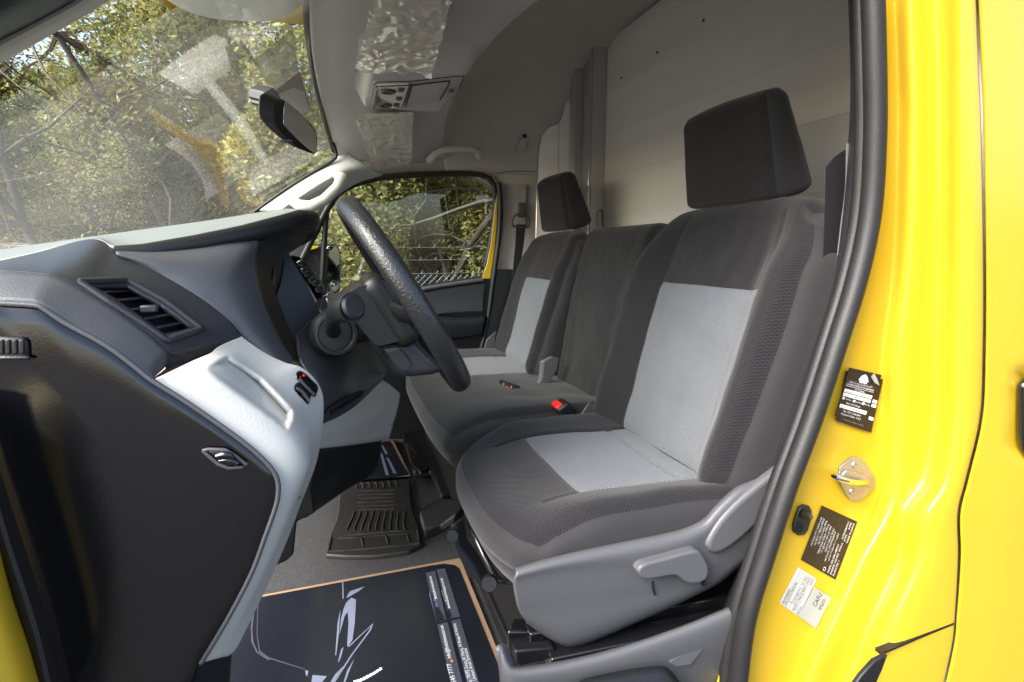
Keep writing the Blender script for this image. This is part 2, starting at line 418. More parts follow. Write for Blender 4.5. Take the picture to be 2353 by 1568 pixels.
def tag(o, label, cat=None, group=None, kind=None):
    o['label'] = label
    if cat: o['category'] = cat
    if group: o['group'] = group
    if kind: o['kind'] = kind
    return o
def proj(p):
    v = Vector(p) - CAM
    fw = Vector((sy_ * cp, cy_ * cp, -sp)); rt = Vector((cy_, -sy_, 0)); up = rt.cross(fw)
    z = v.dot(fw); return (CX + F * v.dot(rt) / z, CY - F * v.dot(up) / z)
def dent(o, poly, depth, soft=8, vec=None, ramp=None):
    """sink a pocket with soft walls into a sheet"""
    me = o.data; n = len(poly)
    for v in me.vertices:
        x, y = proj(v.co); inside = False; dm = 1e9
        for i in range(n):
            (x1, y1), (x2, y2) = poly[i], poly[(i + 1) % n]
            if (y1 > y) != (y2 > y) and x < (x2 - x1) * (y - y1) / (y2 - y1) + x1: inside = not inside
            dx, dy = x2 - x1, y2 - y1; t = max(0, min(1, ((x - x1) * dx + (y - y1) * dy) / (dx * dx + dy * dy)))
            dm = min(dm, math.hypot(x - x1 - t * dx, y - y1 - t * dy))
        if inside:
            k = min(1, dm / soft); k = k * k * (3 - 2 * k)
            if ramp: k *= max(0, min(1, (x - ramp[0]) / (ramp[1] - ramp[0])))
            d = Vector(vec) if vec else (v.co - CAM).normalized()
            v.co = v.co + d * depth * k
    me.update()
# ================================================================ ground, beyond
g = finish('ground', [(-60, -40, -.62), (60, -40, -.62), (60, 60, -.62), (-60, 60, -.62)], [(0, 1, 2, 3)], ASPH, smooth=0)
tag(g, 'dark asphalt ground', kind='structure')
def leaf_cloud(name, n, seed, rx, ry, rz, size, m, parent, lobes=26):
    rnd = random.Random(seed); V = []; Fc = []
    L = []
    for i in range(lobes):
        a = rnd.uniform(0, 2 * math.pi); h = rnd.uniform(-1, 1); q = math.sqrt(1 - h * h * .8) * rnd.uniform(.35, .95)
        L.append((Vector((math.cos(a) * q * rx, math.sin(a) * q * ry, h * rz)), rnd.uniform(.22, .5)))
    for i in range(n):
        c, r = L[rnd.randrange(lobes)]
        d = Vector((rnd.gauss(0, 1), rnd.gauss(0, 1), rnd.gauss(0, .8))).normalized() * r * (rnd.random() ** .45)
        p = c + Vector((d.x * rx, d.y * ry, d.z * rz)) * 1.0
        p += Vector((noise.noise(p * 2.1), noise.noise(p * 2.1 + Vector((7, 0, 0))), noise.noise(p * 2.1 + Vector((0, 9, 0))))) * .25
        u = Vector((rnd.gauss(0, 1), rnd.gauss(0, 1), rnd.gauss(0, .7))).normalized(); v = u.orthogonal().normalized()
        v = (v * math.cos(rnd.uniform(0, 6.28)) + u.cross(v) * math.sin(rnd.uniform(0, 6.28))).normalized()
        s = size * rnd.uniform(.6, 1.3); b = len(V)
        V += [p - u * s, p + v * s * .42, p + u * s, p - v * s * .42]; Fc.append((b, b + 1, b + 2, b + 3))
    return finish(name, V, Fc, m, parent, None, 0, recalc=False)
def branches(name, seed, h, spread, parent, dens=46):
    rnd = random.Random(seed); V = []; Fc = []
    def add(p, r, seg=5):
        nonlocal V, Fc
        v, f = tube_data(p, r, seg); b = len(V); V += v; Fc += [tuple(i + b for i in q) for q in f]
    stems = rnd.randint(2, 4)
    for s in range(stems):
        p = Vector((rnd.uniform(-.2, .2), rnd.uniform(-.2, .2), 0)); d = Vector((rnd.uniform(-.35, .35), rnd.uniform(-.3, .3), 1)).normalized(); pts = [p.copy()]
        for k in range(10):
            d = (d + Vector((rnd.uniform(-.25, .25), rnd.uniform(-.25, .25), rnd.uniform(-.05, .1)))).normalized(); p = p + d * h / 10; pts.append(p.copy())
        add(pts, [.042 * (1 - i / 12) for i in range(11)], 7)
        for k in range(dens):
            i = rnd.randint(1, 9); q = pts[i].copy(); e = Vector((rnd.uniform(-1, 1), rnd.uniform(-1, .6), rnd.uniform(-.35, .7))).normalized(); bp = [q.copy()]
            for j in range(7):
                e = (e + Vector((rnd.uniform(-.45, .45), rnd.uniform(-.45, .45), rnd.uniform(-.4, .35)))).normalized(); q = q + e * spread / 8; bp.append(q.copy())
            r0 = rnd.uniform(.008, .022); add(bp, [r0 * (1 - j / 8.5) for j in range(8)], 4)
    return finish(name, V, Fc, BARK, parent, None, 60, recalc=False)
def tree_proto(seed, h, m, n, size=.023):
    e = bpy.data.objects.new('olive_tree', None); col.objects.link(e)
    c = leaf_cloud('crown', n, seed, 1.15, 1.0, h * .47, size, m, e); c.location = (0, 0, h * .56)
    branches('trunk', seed + 1, h * .95, 1.5, e)
    return e
protos = [tree_proto(3, 4.4, LEAF, 110000), tree_proto(11, 4.9, LEAF2, 110000), tree_proto(23, 4.0, LEAF, 90000), tree_proto(31, 4.8, LEAF2, 12000)]
spots = [(-4.3, 4.9, 1, .66, 'low olive tree at the far left edge of the windscreen view'),
         (-3.2, 4.6, 0, .62, 'low dark tree at the left, sky breaking through above it'),
         (-2.35, 5.0, 1, .60, 'low pale tree left of the thin bare trunk'),
         (-1.72, 5.2, 3, 1.0, 'thin sparse tree whose trunk stands against the open sky'),
         (-.85, 5.1, 1, .98, 'tall pale tree right of the gap of open sky'),
         (-.15, 4.7, 0, 1.05, 'dense dark tree behind the rear-view mirror'),
         (.75, 4.9, 1, 1.0, 'pale green tree seen through the front part of the passenger window'),
         (1.75, 4.6, 2, 1.05, 'tree filling the rear part of the passenger window'),
         (2.9, 5.0, 0, 1.0, 'tree at the rear edge of the passenger window'),
         (-1.55, 4.7, 2, .60, 'low bush-like tree beneath the gap of open sky'),
         (-2.9, 6.4, 0, .62, 'low tree behind the leftmost trees'),
         (.1, 6.5, 2, 1.3, 'broad back-row tree behind the rear-view mirror'),
         (1.3, 6.4, 0, 1.15, 'taller tree behind the passenger window trees')]
used = set()
for i, (x, y, k, s, lb) in enumerate(spots):
    p = protos[k]
    if k in used:
        e = p.copy(); col.objects.link(e)
        for ch in list(p.children):
            c2 = ch.copy(); col.objects.link(c2); c2.parent = e
    else: e = p; used.add(k)
    e.location = (x, y, -.62); e.rotation_euler = (0, 0, i * 1.9); e.scale = (s, s, s)
    tag(e, lb, 'tree', 'trees beyond the fence')
th = leaf_cloud('thicket', 90000, 77, 9.5, .8, 1.7, .045, LEAF, None, 120); th.location = (-2.0, 7.6, .35)
tag(th, 'dense dark thicket closing the view behind the trees', kind='stuff')
# chain-link fence
FY = 3.55; fz0, fz1 = -.60, .64
fence = bpy.data.objects.new('chain_link_fence', None); col.objects.link(fence)
tag(fence, 'galvanised chain-link fence topped by barbed wire beyond the van', 'fence')
V = []; Fc = []
def bar(a, b, r):
    v, f = tube_data([a, b], r, 4, False); k = len(V); V.extend(v); Fc.extend(tuple(i + k for i in q) for q in f)
x0, x1, P = -4.4, 2.9, .044; hh = fz1 - fz0; k = 0; x = x0 - hh
while x < x1:
    for s in (1, -1):
        a = Vector((x, FY, fz0)) if s > 0 else Vector((x, FY + .003, fz1)); b = a + Vector((hh, 0, s * hh))
        bar(a, b, .0013)
    x += P
finish('wire_mesh', V, Fc, GALV, fence, None, 0, recalc=False)
for z in (fz1 + .02, fz1 + .115, fz1 + .205):
    V = []; Fc = []; yo = FY + (z - fz1) * .6
    pts = [(x0 + i * .4, yo, z + .012 * math.sin(i * .9)) for i in range(int((x1 - x0) / .4) + 1)]
    for a, b in zip(pts, pts[1:]): bar(Vector(a), Vector(b), .0022)
    xx = x0
    while xx < x1:
        for q in (-1, 1): bar(Vector((xx, yo, z)) + Vector((-.007, 0, -.010 * q)), Vector((xx, yo, z)) + Vector((.007, .0, .010 * q)), .0011)
        xx += .11
    finish('barbed_wire', V, Fc, GALV, fence, None, 0, recalc=False)
for x in (-4.4, -2.1, .12, 2.4):
    tube('fence_post', [Vector((x, FY + .04, -.62)), Vector((x, FY + .04, fz1)), Vector((x + .10, FY + .12, fz1 + .24))], .022, GALV, fence, 10)
# ================================================================ the van
van = bpy.data.objects.new('delivery_van', None); col.objects.link(van)
tag(van, 'yellow delivery van seen through its open driver door, dark grey cloth seats, pale grey dash', 'van')
def part(name, lb=None):
    return name, lb
# ---- body side: door pillar, jamb steps and outer skin
ys = [-60, 150, 300, 600, 810, 960, 1100, 1180, 1280, 1410, 1490, 1640]
cols = [([2000, 2008, 2008, 1978, 1912, 1855, 1802, 1775, 1740, 1696, 1672, 1625], .112),
        ([2012, 2020, 2020, 1990, 1926, 1870, 1817, 1790, 1755, 1712, 1688, 1640], .100),
        ([2045, 2052, 2052, 2040, 2012, 2008, 2006, 1985, 1930, 1870, 1835, 1775], .098),
        ([2058, 2066, 2068, 2058, 2032, 2030, 2028, 2008, 1955, 1895, 1858, 1798], .094),
        ([2078, 2086, 2090, 2080, 2056, 2055, 2052, 2032, 1978, 1918, 1880, 1815], .074),
        ([2095, 2104, 2108, 2100, 2078, 2077, 2074, 2050, 2000, 1940, 1900, 1835], .066),
        ([2140, 2148, 2150, 2150, 2140, 2138, 2112, 2070, 2060, 2000, 1965, 1905], .063),
        ([2164, 2168, 2170, 2168, 2162, 2160, 2134, 2086, 2078, 2020, 1988, 1930], .052),
        ([2178, 2182, 2182, 2182, 2176, 2174, 2148, 2102, 2092, 2034, 2004, 1946], .030),
        ([2196, 2198, 2198, 2198, 2194, 2190, 2166, 2124, 2110, 2060, 2036, 1980], .012),
        ([2212, 2214, 2214, 2216, 2214, 2210, 2184, 2150, 2138, 2100, 2075, 2030], .003),
        ([2232, 2242, 2248, 2252, 2251, 2244, 2212, 2194, 2194, 2186, 2176, 2140], .000),
        ([2240, 2248, 2254, 2259, 2258, 2251, 2219, 2200, 2201, 2192, 2183, 2148], .004),
        ([2240, 2249, 2255, 2260, 2259, 2252, 2220, 2201, 2202, 2193, 2184, 2149], .022)]
rows = [[(x, y, Y) for x, y in zip(xs, ys)] for xs, Y in cols]
body = loft('body_side', rows, YEL, van, n=150, across=4, smoothx=True, smooth=60, solid=0, label='yellow painted rear pillar and door jamb of the driver doorway')
dent(body, [(1985, 1010), (2030, 1000), (2030, 1200), (2018, 1215), (1880, 1200), (1905, 1090)], .006, 26)
dent(body, [(1930, 860), (2026, 850), (2030, 1000), (1990, 1010), (1890, 985)], .003, 20)
sk = [([2245, 2254, 2260, 2265, 2264, 2257, 2225, 2206, 2207, 2198, 2190, 2156], .022),
      ([2246, 2255, 2261, 2266, 2265, 2258, 2226, 2207, 2208, 2199, 2191, 2157], .004),
      ([2252, 2261, 2267, 2272, 2271, 2264, 2232, 2213, 2214, 2205, 2198, 2164], .000),
      ([2330, 2335, 2340, 2345, 2345, 2340, 2320, 2305, 2300, 2290, 2285, 2260], -.003),
      ([2460] * 12, -.004), ([2900] * 12, .0), ([3600] * 12, .01)]
sdoor = loft('sliding_door', [[(x, y, Y) for x, y in zip(xs, ys)] for xs, Y in sk], YEL, van, n=120, across=4, smooth=60, solid=0, label='smooth outer skin of the yellow sliding door')
dent(sdoor, [(2322, 900), (2335, 850), (2420, 840), (2420, 1065), (2345, 1062), (2325, 1030)], .02, 10)
prism('door_handle', [(2333, 905, .001), (2346, 868, .001), (2420, 858, .001), (2420, 1050, .001), (2352, 1048, .001), (2336, 1020, .001)], (0, -.012, 0), PIANO, sdoor, bevel=.004, rounded=1)
def strip_on(name, pts, wdt, Y, m, parent):
    a = cr([pY(x, y, Y) for x, y in pts], 40); V = []; Fc = []
    for i, p in enumerate(a):
        t = (a[min(39, i + 1)] - a[max(0, i - 1)]).normalized(); s = t.cross(Vector((0, 1, 0))).normalized() * wdt / 2
        V += [p - s, p + s, p - s + Vector((0, .012, 0)), p + s + Vector((0, .012, 0))]
    for i in range(39):
        b = i * 4; Fc += [(b, b + 4, b + 5, b + 1), (b, b + 4, b + 6, b + 2), (b + 1, b + 5, b + 7, b + 3)]
    return finish(name, V, Fc, m, parent, None, 30)
strip_on('panel_gap', [(2192, 1434), (2120, 1463), (2048, 1494), (2024, 1503)], .0035, -.0006, BLACK, body)
prism('wheel_arch_gap', [(2030, 1497, .0), (2000, 1512, .0), (1970, 1545, .0), (1945, 1580, .0), (1930, 1640, .0), (1975, 1640, .0), (1998, 1575, .0), (2018, 1530, .0)], (0, -.008, 0), BLACK, body, .002)
# front pillar bits at the left edge
loft('front_jamb', [[(-60, 1020, .06), (-20, 1180, .06), (20, 1350, .06), (70, 1500, .06), (110, 1640, .06)],
                    [(-60, 1150, .02), (-40, 1300, .02), (0, 1440, .02), (38, 1560, .02), (60, 1640, .02)],
                    [(-200, 1150, .0), (-180, 1300, .0), (-140, 1440, .0), (-110, 1560, .0), (-90, 1640, .0)]], YEL, van, n=40, across=6, smoothx=True, solid=.003, label='yellow front door jamb at the lower left')
fs = loft('front_door_seal', [[(-60, 900, .095), (0, 1100, .095), (40, 1225, .095), (83, 1358, .095), (112, 1460, .095), (150, 1610, .095)],
     [(-70, 960, .055), (-14, 1140, .055), (26, 1270, .055), (66, 1390, .055), (92, 1480, .055), (122, 1610, .055)],
     [(-80, 990, .06), (-30, 1180, .06), (8, 1310, .06), (44, 1430, .06), (66, 1510, .06), (90, 1610, .06)],
     [(-90, 1060, .04), (-40, 1280, .04), (-6, 1410, .04), (20, 1490, .04), (40, 1580, .04), (50, 1620, .04)]], RUBBER, van, n=50, across=5, smoothx=True, solid=.004, label='black rubber seal along the front edge of the doorway')
ws_c = [(1996, -60), (2002, 150), (2003, 310), (1992, 490), (1960, 645), (1912, 800), (1858, 965), (1800, 1122), (1752, 1272), (1706, 1430), (1680, 1640)]
tube('door_seal', [pY(x + 8, y, .075) for x, y in ws_c], .0155, RUBBER, van, 14, n=90, flat=.9, label='black rubber seal down the rear edge of the doorway')
tube('seal_lip', [pY(x - 20, y, .10) for x, y in ws_c], .0115, RUBBER, van, 10, n=90)
# pillar trim inside the seal
loft('pillar_trim', [[(1978, -60, .115), (1984, 150, .115), (1985, 310, .115), (1974, 490, .115), (1940, 645, .115), (1892, 800, .115), (1838, 965, .115), (1782, 1122, .115), (1735, 1272, .115), (1690, 1430, .115), (1660, 1640, .115)],
                     [(1950, -60, .16), (1957, 150, .16), (1955, 310, .16), (1940, 490, .16), (1918, 645, .16), (1870, 800, .16), (1812, 965, .16), (1758, 1122, .16), (1712, 1272, .16), (1662, 1430, .16), (1630, 1640, .16)],
                     [(1952, -60, .30), (1957, 150, .30), (1953, 310, .30), (1938, 490, .28), (1915, 645, .26), (1880, 800, .25), (1820, 965, .22), (1770, 1122, .2), (1715, 1272, .2), (1650, 1430, .2), (1600, 1640, .2)]], SLATE2, van, n=60, across=3, solid=.004, label='dark trim on the rear door pillar')
tube('trim_edge', [(1953, 330, .165), (1951, 430, .165), (1940, 520, .165), (1928, 620, .165)], .005, SHIELD, van, 8, n=24, flat=1.6, label='bright metal edge strip inside the doorway')
prism('pillar_pad', [(1897, 385, .165), (1915, 362, .165), (1950, 338, .165), (1966, 345, .165), (1960, 480, .165), (1940, 640, .165), (1900, 800, .165), (1870, 900, .165), (1868, 900, .165), (1886, 780, .165), (1889, 640, .165), (1894, 500, .165)], (.05, .02, 0), BELT, van, .006)
# ---- stickers and hardware on the jamb
def sheet4(name, c, m, parent, Y, thick=.0006, lb=None):
    q = [pY(x, y, Y) for x, y in c]            # TL TR BL BR
    o = prism(name, [q[0], q[1], q[3], q[2]], (0, thick, 0), m, parent, bevel=0, label=lb); return o, q
JY = .0945
def jam(x, y):      # depth of the jamb face where a thing is fixed to it
    dg = bpy.context.evaluated_depsgraph_get(); d = ray(x, y).normalized()
    ok, loc, nn, ix = body.ray_cast(CAM, d); return loc.y if ok else .097
def onjamb(c): return min(jam(x, y) for x, y in c) - .0012
c = [(1944, 852), (2029, 872), (1921, 967), (2002, 995)]; Y1 = onjamb(c)
u_, qu = sheet4('service_sticker', c, STK, van, Y1, lb='lower of two overlapping black service stickers')
text_on(qu, [('Al Quoz-3, Dubai - U A E', .12, .93, .055, .62)], WHITE, 'lettering', u_)
rects_on(qu, [(.84, .40, .97, .46), (.84, .48, .97, .54), (.84, .72, .97, .78)], WHITE, 'white_boxes', u_)
c = [(1952, 845), (2026, 862), (1918, 957), (1985, 978)]
s_, qs = sheet4('service_sticker', c, STK, van, Y1 - .0015, lb='upper black oil change sticker with a peeled corner')
text_on(qs, [('CRUISER XPRESS AUTO REPAIRING', .06, .335, .045, .86), ('Oil Change', .34, .405, .05, .32), ('Next Oil Change', .22, .70, .05, .46),
             ('Tel.: +971 4 346 8443', .20, .865, .05, .58), ('Al Quoz-3, Dubai - U A E', .16, .925, .05, .66), ('Oil Filter', .17, .625, .04, .18), ('Fuel Filter', .50, .625, .04, .2), ('Air Filter', .80, .625, .04, .17),
             ('المركز السريع لإصلاح السيارات', .12, .275, .05, .74)], WHITE, 'lettering', s_)
rects_on(qs, [(.05, .352, .93, .358), (.05, .42, .94, .485), (.05, .50, .94, .565), (.06, .585, .13, .63), (.40, .585, .48, .63), (.70, .585, .78, .63), (.05, .73, .94, .80),
              [(.36, .19), (.42, .10), (.52, .06), (.60, .10), (.68, .19), (.60, .205), (.44, .205)], (.40, .212, .64, .235)], WHITE, 'white_boxes', s_)
text_on([p + Vector((0, -.0006, 0)) for p in qs], [('Date:  23/12/2024', .08, .475, .05, .80), ('Km:   1900 19', .08, .553, .05, .62), ('Km:  200000', .08, .785, .05, .66), ('✓', .06, .625, .05, .06)], INK, 'handwriting', s_)
prism('peeled_corner', [pY(2002, 866, Y1 - .003), pY(2009, 858, Y1 - .010), pY(2016, 872, Y1 - .008), pY(2021, 886, Y1 - .003), pY(2010, 880, Y1 - .004)], (0, .0005, 0), STW, s_, 0)
c = [(1841, 1287), (1889, 1162), (1920, 1333), (1970, 1199)]; Yv = onjamb(c)
v_, qv = sheet4('vehicle_plate', c, STK, van, Yv, lb='black certification sticker with white print')
lines = ['سنة الصنع : مركبة لنقل البضائع', 'وزن المركبة الإجمالي 2020.03', 'الوزن الأقصى للمحور 3400 kg', 'الحمل على المحور 1750 kg', 'هذه المركبة مطابقة 2000', 'للمواصفات القياسية الخليجية', 'رقم الهيكل : JTFUFCP3L6003514', 'صنف المركبة نقل']
its = []
for i, l in enumerate(lines): its.append((l, .30 - .02 * i + (i % 3) * .06, .10 + .078 * i, .055, .52 - (i % 3) * .05))
its += [('MODEL GBL/020L-HBPDW', .04, .76, .06, .50), ('ENGINE 1GR-FKS  3956mL', .04, .84, .06, .55), ('PLANT/TE1 1', .04, .92, .06, .26), ('C/TR:058/FA11', .64, .80, .06, .30), ('A/TM:      A640J', .62, .87, .06, .32), ('MADE IN JAPAN', .62, .95, .06, .33), ('O', .03, .66, .11, .07)]
text_on(qv, its, WHITE, 'lettering', v_)
c = [(1791.5, 1386.5), (1834, 1304), (1836, 1416.5), (1877, 1331)]; Yw = onjamb(c)
w_, qw = sheet4('tyre_pressure_sticker', c, STW, van, Yw, lb='white tyre inflation sticker with ruled lines')
text_on(qw, [('RECOMMENDED', .04, .14, .11, .40), ('INFLATION PRESSURE', .04, .27, .11, .62), ('215/70R17.5  16 1051', .20, .56, .13, .72), ('FRONT 3.50(51)  REAR 3.75(55)', .04, .72, .13, .90), ('K01', .80, .90, .15, .16), ('0T10', .02, .93, .13, .2)], INK, 'lettering', w_)
rects_on(qw, [(.03, .155, .97, .162), (.03, .30, .97, .308), (.03, .43, .97, .438), (.03, .60, .97, .608), (.03, .77, .97, .778), (.17, .31, .178, .60), (.50, .62, .508, .77)], INK, 'ruled_lines', w_)
c = [(1836.5, 1417.5), (1872, 1350), (1875, 1445.5), (1910.5, 1374)]; Yc = onjamb(c)
k_, qk = sheet4('fuel_sticker', c, STG, van, Yc, lb='silver CAFU sticker')
text_on(qk, [('CAFU', .52, .50, .30, .42), ('SPSJ2D', .52, .78, .20, .34)], INK, 'lettering', k_)
def zs(zx, zy, Y): return pY((2040 + zx / 10.456) * .9191, (1120 + zy / 10.456) * .9191, Y)
sy0 = min(jam((2040 + a / 10.456) * .9191, (1120 + b / 10.456) * .9191) for a, b in ((1000, 300), (1480, 900), (600, 700), (1000, 1350))) - .001
st = prism('door_striker', [zs(a, b, sy0) for a, b in ((1000, 212), (1130, 245), (1260, 380), (1500, 780), (1480, 1020), (1320, 1200), (1150, 1335), (1000, 1388), (850, 1340), (740, 1200), (590, 900), (570, 500), (700, 390), (860, 270))], (0, -.0035, 0), ZINC, van, .001, label='zinc door striker on the yellow jamb')
for (a, b) in ((1010, 440), (945, 1140)): disc('screw', zs(a, b, sy0 - .0035), (0, -1, 0), .0062, .0022, ZINC, st, 24, [(0, .3), (.35, .3), (.4, 1), (.8, 1), (1, 0)])
tube('striker_loop', [zs(640, 720, sy0 - .002), zs(560, 740, sy0 - .012), zs(480, 745, sy0 - .022), zs(700, 830, sy0 - .026), zs(1000, 900, sy0 - .024), zs(1230, 900, sy0 - .014), zs(1340, 880, sy0 - .002)], .0046, CHROME, st, 16, n=30)
prism('striker_tongue', [zs(a, b, sy0 - .0035) for a, b in ((760, 560), (1000, 610), (1240, 690), (1400, 820), (1400, 1000), (1200, 1000), (900, 900), (620, 800), (620, 690))], (0, -.004, 0), ZINC, st, .0025)
def zv(zx, zy, Y): return pY((1940 + zx / 4.6125) * .9191, (1240 + zy / 4.6125) * .9191, Y)
by = jam((1940 + 280 / 4.6125) * .9191, (1240 + 270 / 4.6125) * .9191) - .001
bf = prism('door_bumper', [zv(a, b, by) for a, b in ((300, 88), (360, 100), (388, 160), (380, 260), (340, 390), (300, 440), (230, 445), (175, 400), (175, 330), (215, 190), (250, 110))], (0, -.006, 0), RUBBER, van, .0025, label='black rubber door buffer with a stud')
disc('screw', zv(275, 365, by - .006), (0, -1, 0), .0085, .002, METALB, bf, 24, [(0, .2), (.3, .2), (.35, 1), (.6, 1), (.65, .5), (1, .5), (1, 0)])
tube('stud', [zv(315, 215, by - .004), zv(340, 230, by - .02), zv(385, 240, by - .030), zv(405, 240, by - .036)], [.0062, .0058, .0054, .003], RUBBER, bf, 16)
# ================================================================ cab shell
loft('cab_floor', [[(-.75, .10, 0), (.0, .10, 0), (1.1, .10, 0)], [(-.75, 1.0, .012), (.0, 1.0, .012), (1.1, 1.0, .012)], [(-.75, 1.86, 0), (0, 1.86, 0), (1.1, 1.86, 0)]] if False else
     [[Vector((-.75, y, 0)), Vector((0, y, 0)), Vector((1.1, y, 0))] for y in (.10, 1.0, 1.86)], FLOOR, van, n=20, solid=.01, label='speckled grey vinyl cab floor')
finish('underbody', [(-1.2, .05, -.04), (2.5, .05, -.04), (2.5, 1.9, -.04), (-1.2, 1.9, -.04), (-1.2, .05, -.3), (2.5, .05, -.3), (2.5, 1.9, -.3), (-1.2, 1.9, -.3)], [(0, 1, 2, 3), (4, 5, 6, 7), (0, 1, 5, 4), (1, 2, 6, 5), (2, 3, 7, 6), (3, 0, 4, 7)], BLACK, van)
# far side wall with the door window opening (hole)
YW = 1.80
hole = [(640, 700), (690, 600), (752, 478), (785, 437), (850, 412), (930, 402), (1050, 398), (1105, 400), (1128, 410), (1138, 432), (1137, 500), (1128, 560), (1117, 610), (1107, 640), (975, 663), (760, 715)]
holeP = cr([pY(x, y, YW) for x, y in hole], 65, True)[:-1]
cen = sum(holeP, Vector()) / 64
def wall_outer(p):
    d = (p - cen); x0_, x1_, z0_, z1_ = -1.0, 1.35, -.02, 1.24
    t = 1e9
    if d.x > 1e-6: t = min(t, (x1_ - cen.x) / d.x)
    if d.x < -1e-6: t = min(t, (x0_ - cen.x) / d.x)
    if d.z > 1e-6: t = min(t, (z1_ - cen.z) / d.z)
    if d.z < -1e-6: t = min(t, (z0_ - cen.z) / d.z)
    for k in range(400):
        q = cen + d * t * k / 400
        if k > 60 and q.z > 1.135 + .642 * q.x - .035 - .085 * max(0, min(1, (-.08 - q.x) / .06)) and d.x < 0: return q
    return cen + d * t
outer = [wall_outer(p) for p in holeP]
V = holeP + outer; L = 64
fw = finish('cab_side_wall', V, [(i, (i + 1) % L, L + (i + 1) % L, L + i) for i in range(L)], TRIM, van, 'passenger side wall lining round the door window', solid=.01)
seal = [p.lerp(cen, .012) + Vector((0, -.012, 0)) for p in holeP]
so = tube('window_seal', seal + [seal[0], seal[1]], .0125, RUBBER, van, 10, n=0, label='black rubber seal round the passenger window')
yl = tube('window_frame', [p.lerp(cen, -.012) + Vector((0, -.018, 0)) for p in holeP if proj(p)[0] > 800 and proj(p)[1] < 470], .0035, YEL, van, 8, label='thin yellow paint line above the passenger window')
V = [p + Vector((0, .025, 0)) for p in holeP]
finish('passenger_window', V, [tuple(range(64))], GLASS, van, 'clear side window of the passenger door', solid=.003, smooth=0)
gq = [Vector((-.33, 1.79, .86)), Vector((-.25, 1.79, .855)), Vector((-.19, 1.79, .885)), Vector((-.10, 1.79, .945)), Vector((-.07, 1.79, 1.06)), Vector((-.2, 1.79, .975)), Vector((-.33, 1.79, .89))]
finish('quarter_window', gq, [tuple(range(7))], GLASS, van, None, solid=.003, smooth=0)
# yellow sliver behind the window
prism('yellow_frame', [(1137, 470, 1.779), (1143, 440, 1.779), (1141, 520, 1.779), (1134, 590, 1.779), (1126, 641, 1.779), (1106, 641, 1.779), (1117, 610, 1.779), (1127, 562, 1.779)], (0, -.006, 0), YEL, van, .002, label='yellow painted sliver of the passenger door frame')
tube('door_edge_seal', [(1146, 420, 1.765), (1150, 470, 1.765), (1147, 540, 1.765), (1138, 610, 1.765), (1131, 660, 1.765), (1120, 740, 1.765), (1098, 835, 1.765)], .011, RUBBER, van, 8, n=40)
# roof: low headliner in front, high dark lining behind
def zroof(X, Y):
    c = 1 - ((Y - .95) / .86) ** 2
    return 1.14 + .13 * max(0, c) ** .6
def head_z(X, Y):
    z = zroof(X, Y)
    k = max(0, min(1, (X + .06) / .06)); z -= .018 * (1 - k) ** 2
    s = lambda a: a * a * (3 - 2 * a)
    b = s(max(0, min(1, (X - .06) / .03))) * s(max(0, min(1, (.34 - X) / .05))) * s(max(0, min(1, (Y - .76) / .04))) * s(max(0, min(1, (1.20 - Y) / .03)))
    z -= .055 * b
    z += .02 * s(max(0, min(1, (X - .30) / .1)))
    return z
nx, ny = 60, 110; V = []; Fc = []
for j in range(ny + 1):
    Y = .085 + (1.80 - .085) * j / ny; c = 1 - ((Y - .95) / .85) ** 2
    for i in range(nx + 1):
        X = -.045 * max(0, c) - .0 + (.43 + .045 * max(0, c) - .085 * max(0, c) ** .7) * i / nx - .0
        V.append(Vector((X, Y, head_z(X, Y))))
for j in range(ny):
    for i in range(nx): a = j * (nx + 1) + i; Fc.append((a, a + 1, a + nx + 2, a + nx + 1))
hl = finish('headliner', V, Fc, HEAD, van, 'warm grey cloth headliner over the windscreen', 40, solid=.012)
tube('headliner_edge', [Vector((-.045 * max(0, 1 - ((Y - .95) / .85) ** 2) - .004, Y, head_z(-.045, Y) + .0)) for Y in [.09 + i * .057 for i in range(30)]], .0065, RUBBER, van, 8, label='black rubber edge along the top of the windscreen')
# high roof
V = []; Fc = []; prof = [(1.795, 1.12), (1.79, 1.25), (1.76, 1.38), (1.70, 1.50), (1.60, 1.575), (1.45, 1.605), (1.2, 1.615), (.95, 1.618), (.7, 1.615), (.45, 1.605), (.30, 1.575), (.20, 1.50), (.14, 1.38), (.11, 1.25), (.10, 1.215)]
pr = cr([Vector((0, a, b)) for a, b in prof], 50)
fr = [(.42, .0), (.44, .2), (.49, .55), (.56, .85), (.66, 1), (.9, 1), (1.3, 1)]
for (X, k) in fr:
    for p in pr:
        zf = head_z(.43, min(1.79, max(.09, p.y))) - .01
        cc = max(0, 1 - ((p.y - .95) / .85) ** 2) ** .7; X_ = X - .09 * cc * max(0, 1 - k * 1.2)
        V.append(Vector((X_, p.y, zf + (max(p.z, zf) - zf) * k if p.z > zf else p.z)))
n_ = 50
for j in range(len(fr) - 1):
    for i in range(n_ - 1): Fc.append((j * n_ + i, j * n_ + i + 1, (j + 1) * n_ + i + 1, (j + 1) * n_ + i))
rf = finish('roof_lining', V, Fc, ROOFD, van, 'dark lining of the high roof', 60, solid=.01, sub=1)
box('roof_skin', (.45, .95, 1.66), (1.0, .93, .012), YEL, van, .01)
box('rear_shade', (1.36, .95, .7), (.01, .95, .95), BLACK, van, .003, label='black sheet standing in for the shade of the load bay behind the partition')  # plain black sheet put where the load bay lies in shade
# driver door header (just above the picture)
box('door_header', (.35, .095, 1.235), (.75, .03, .03), YEL, van, .01)
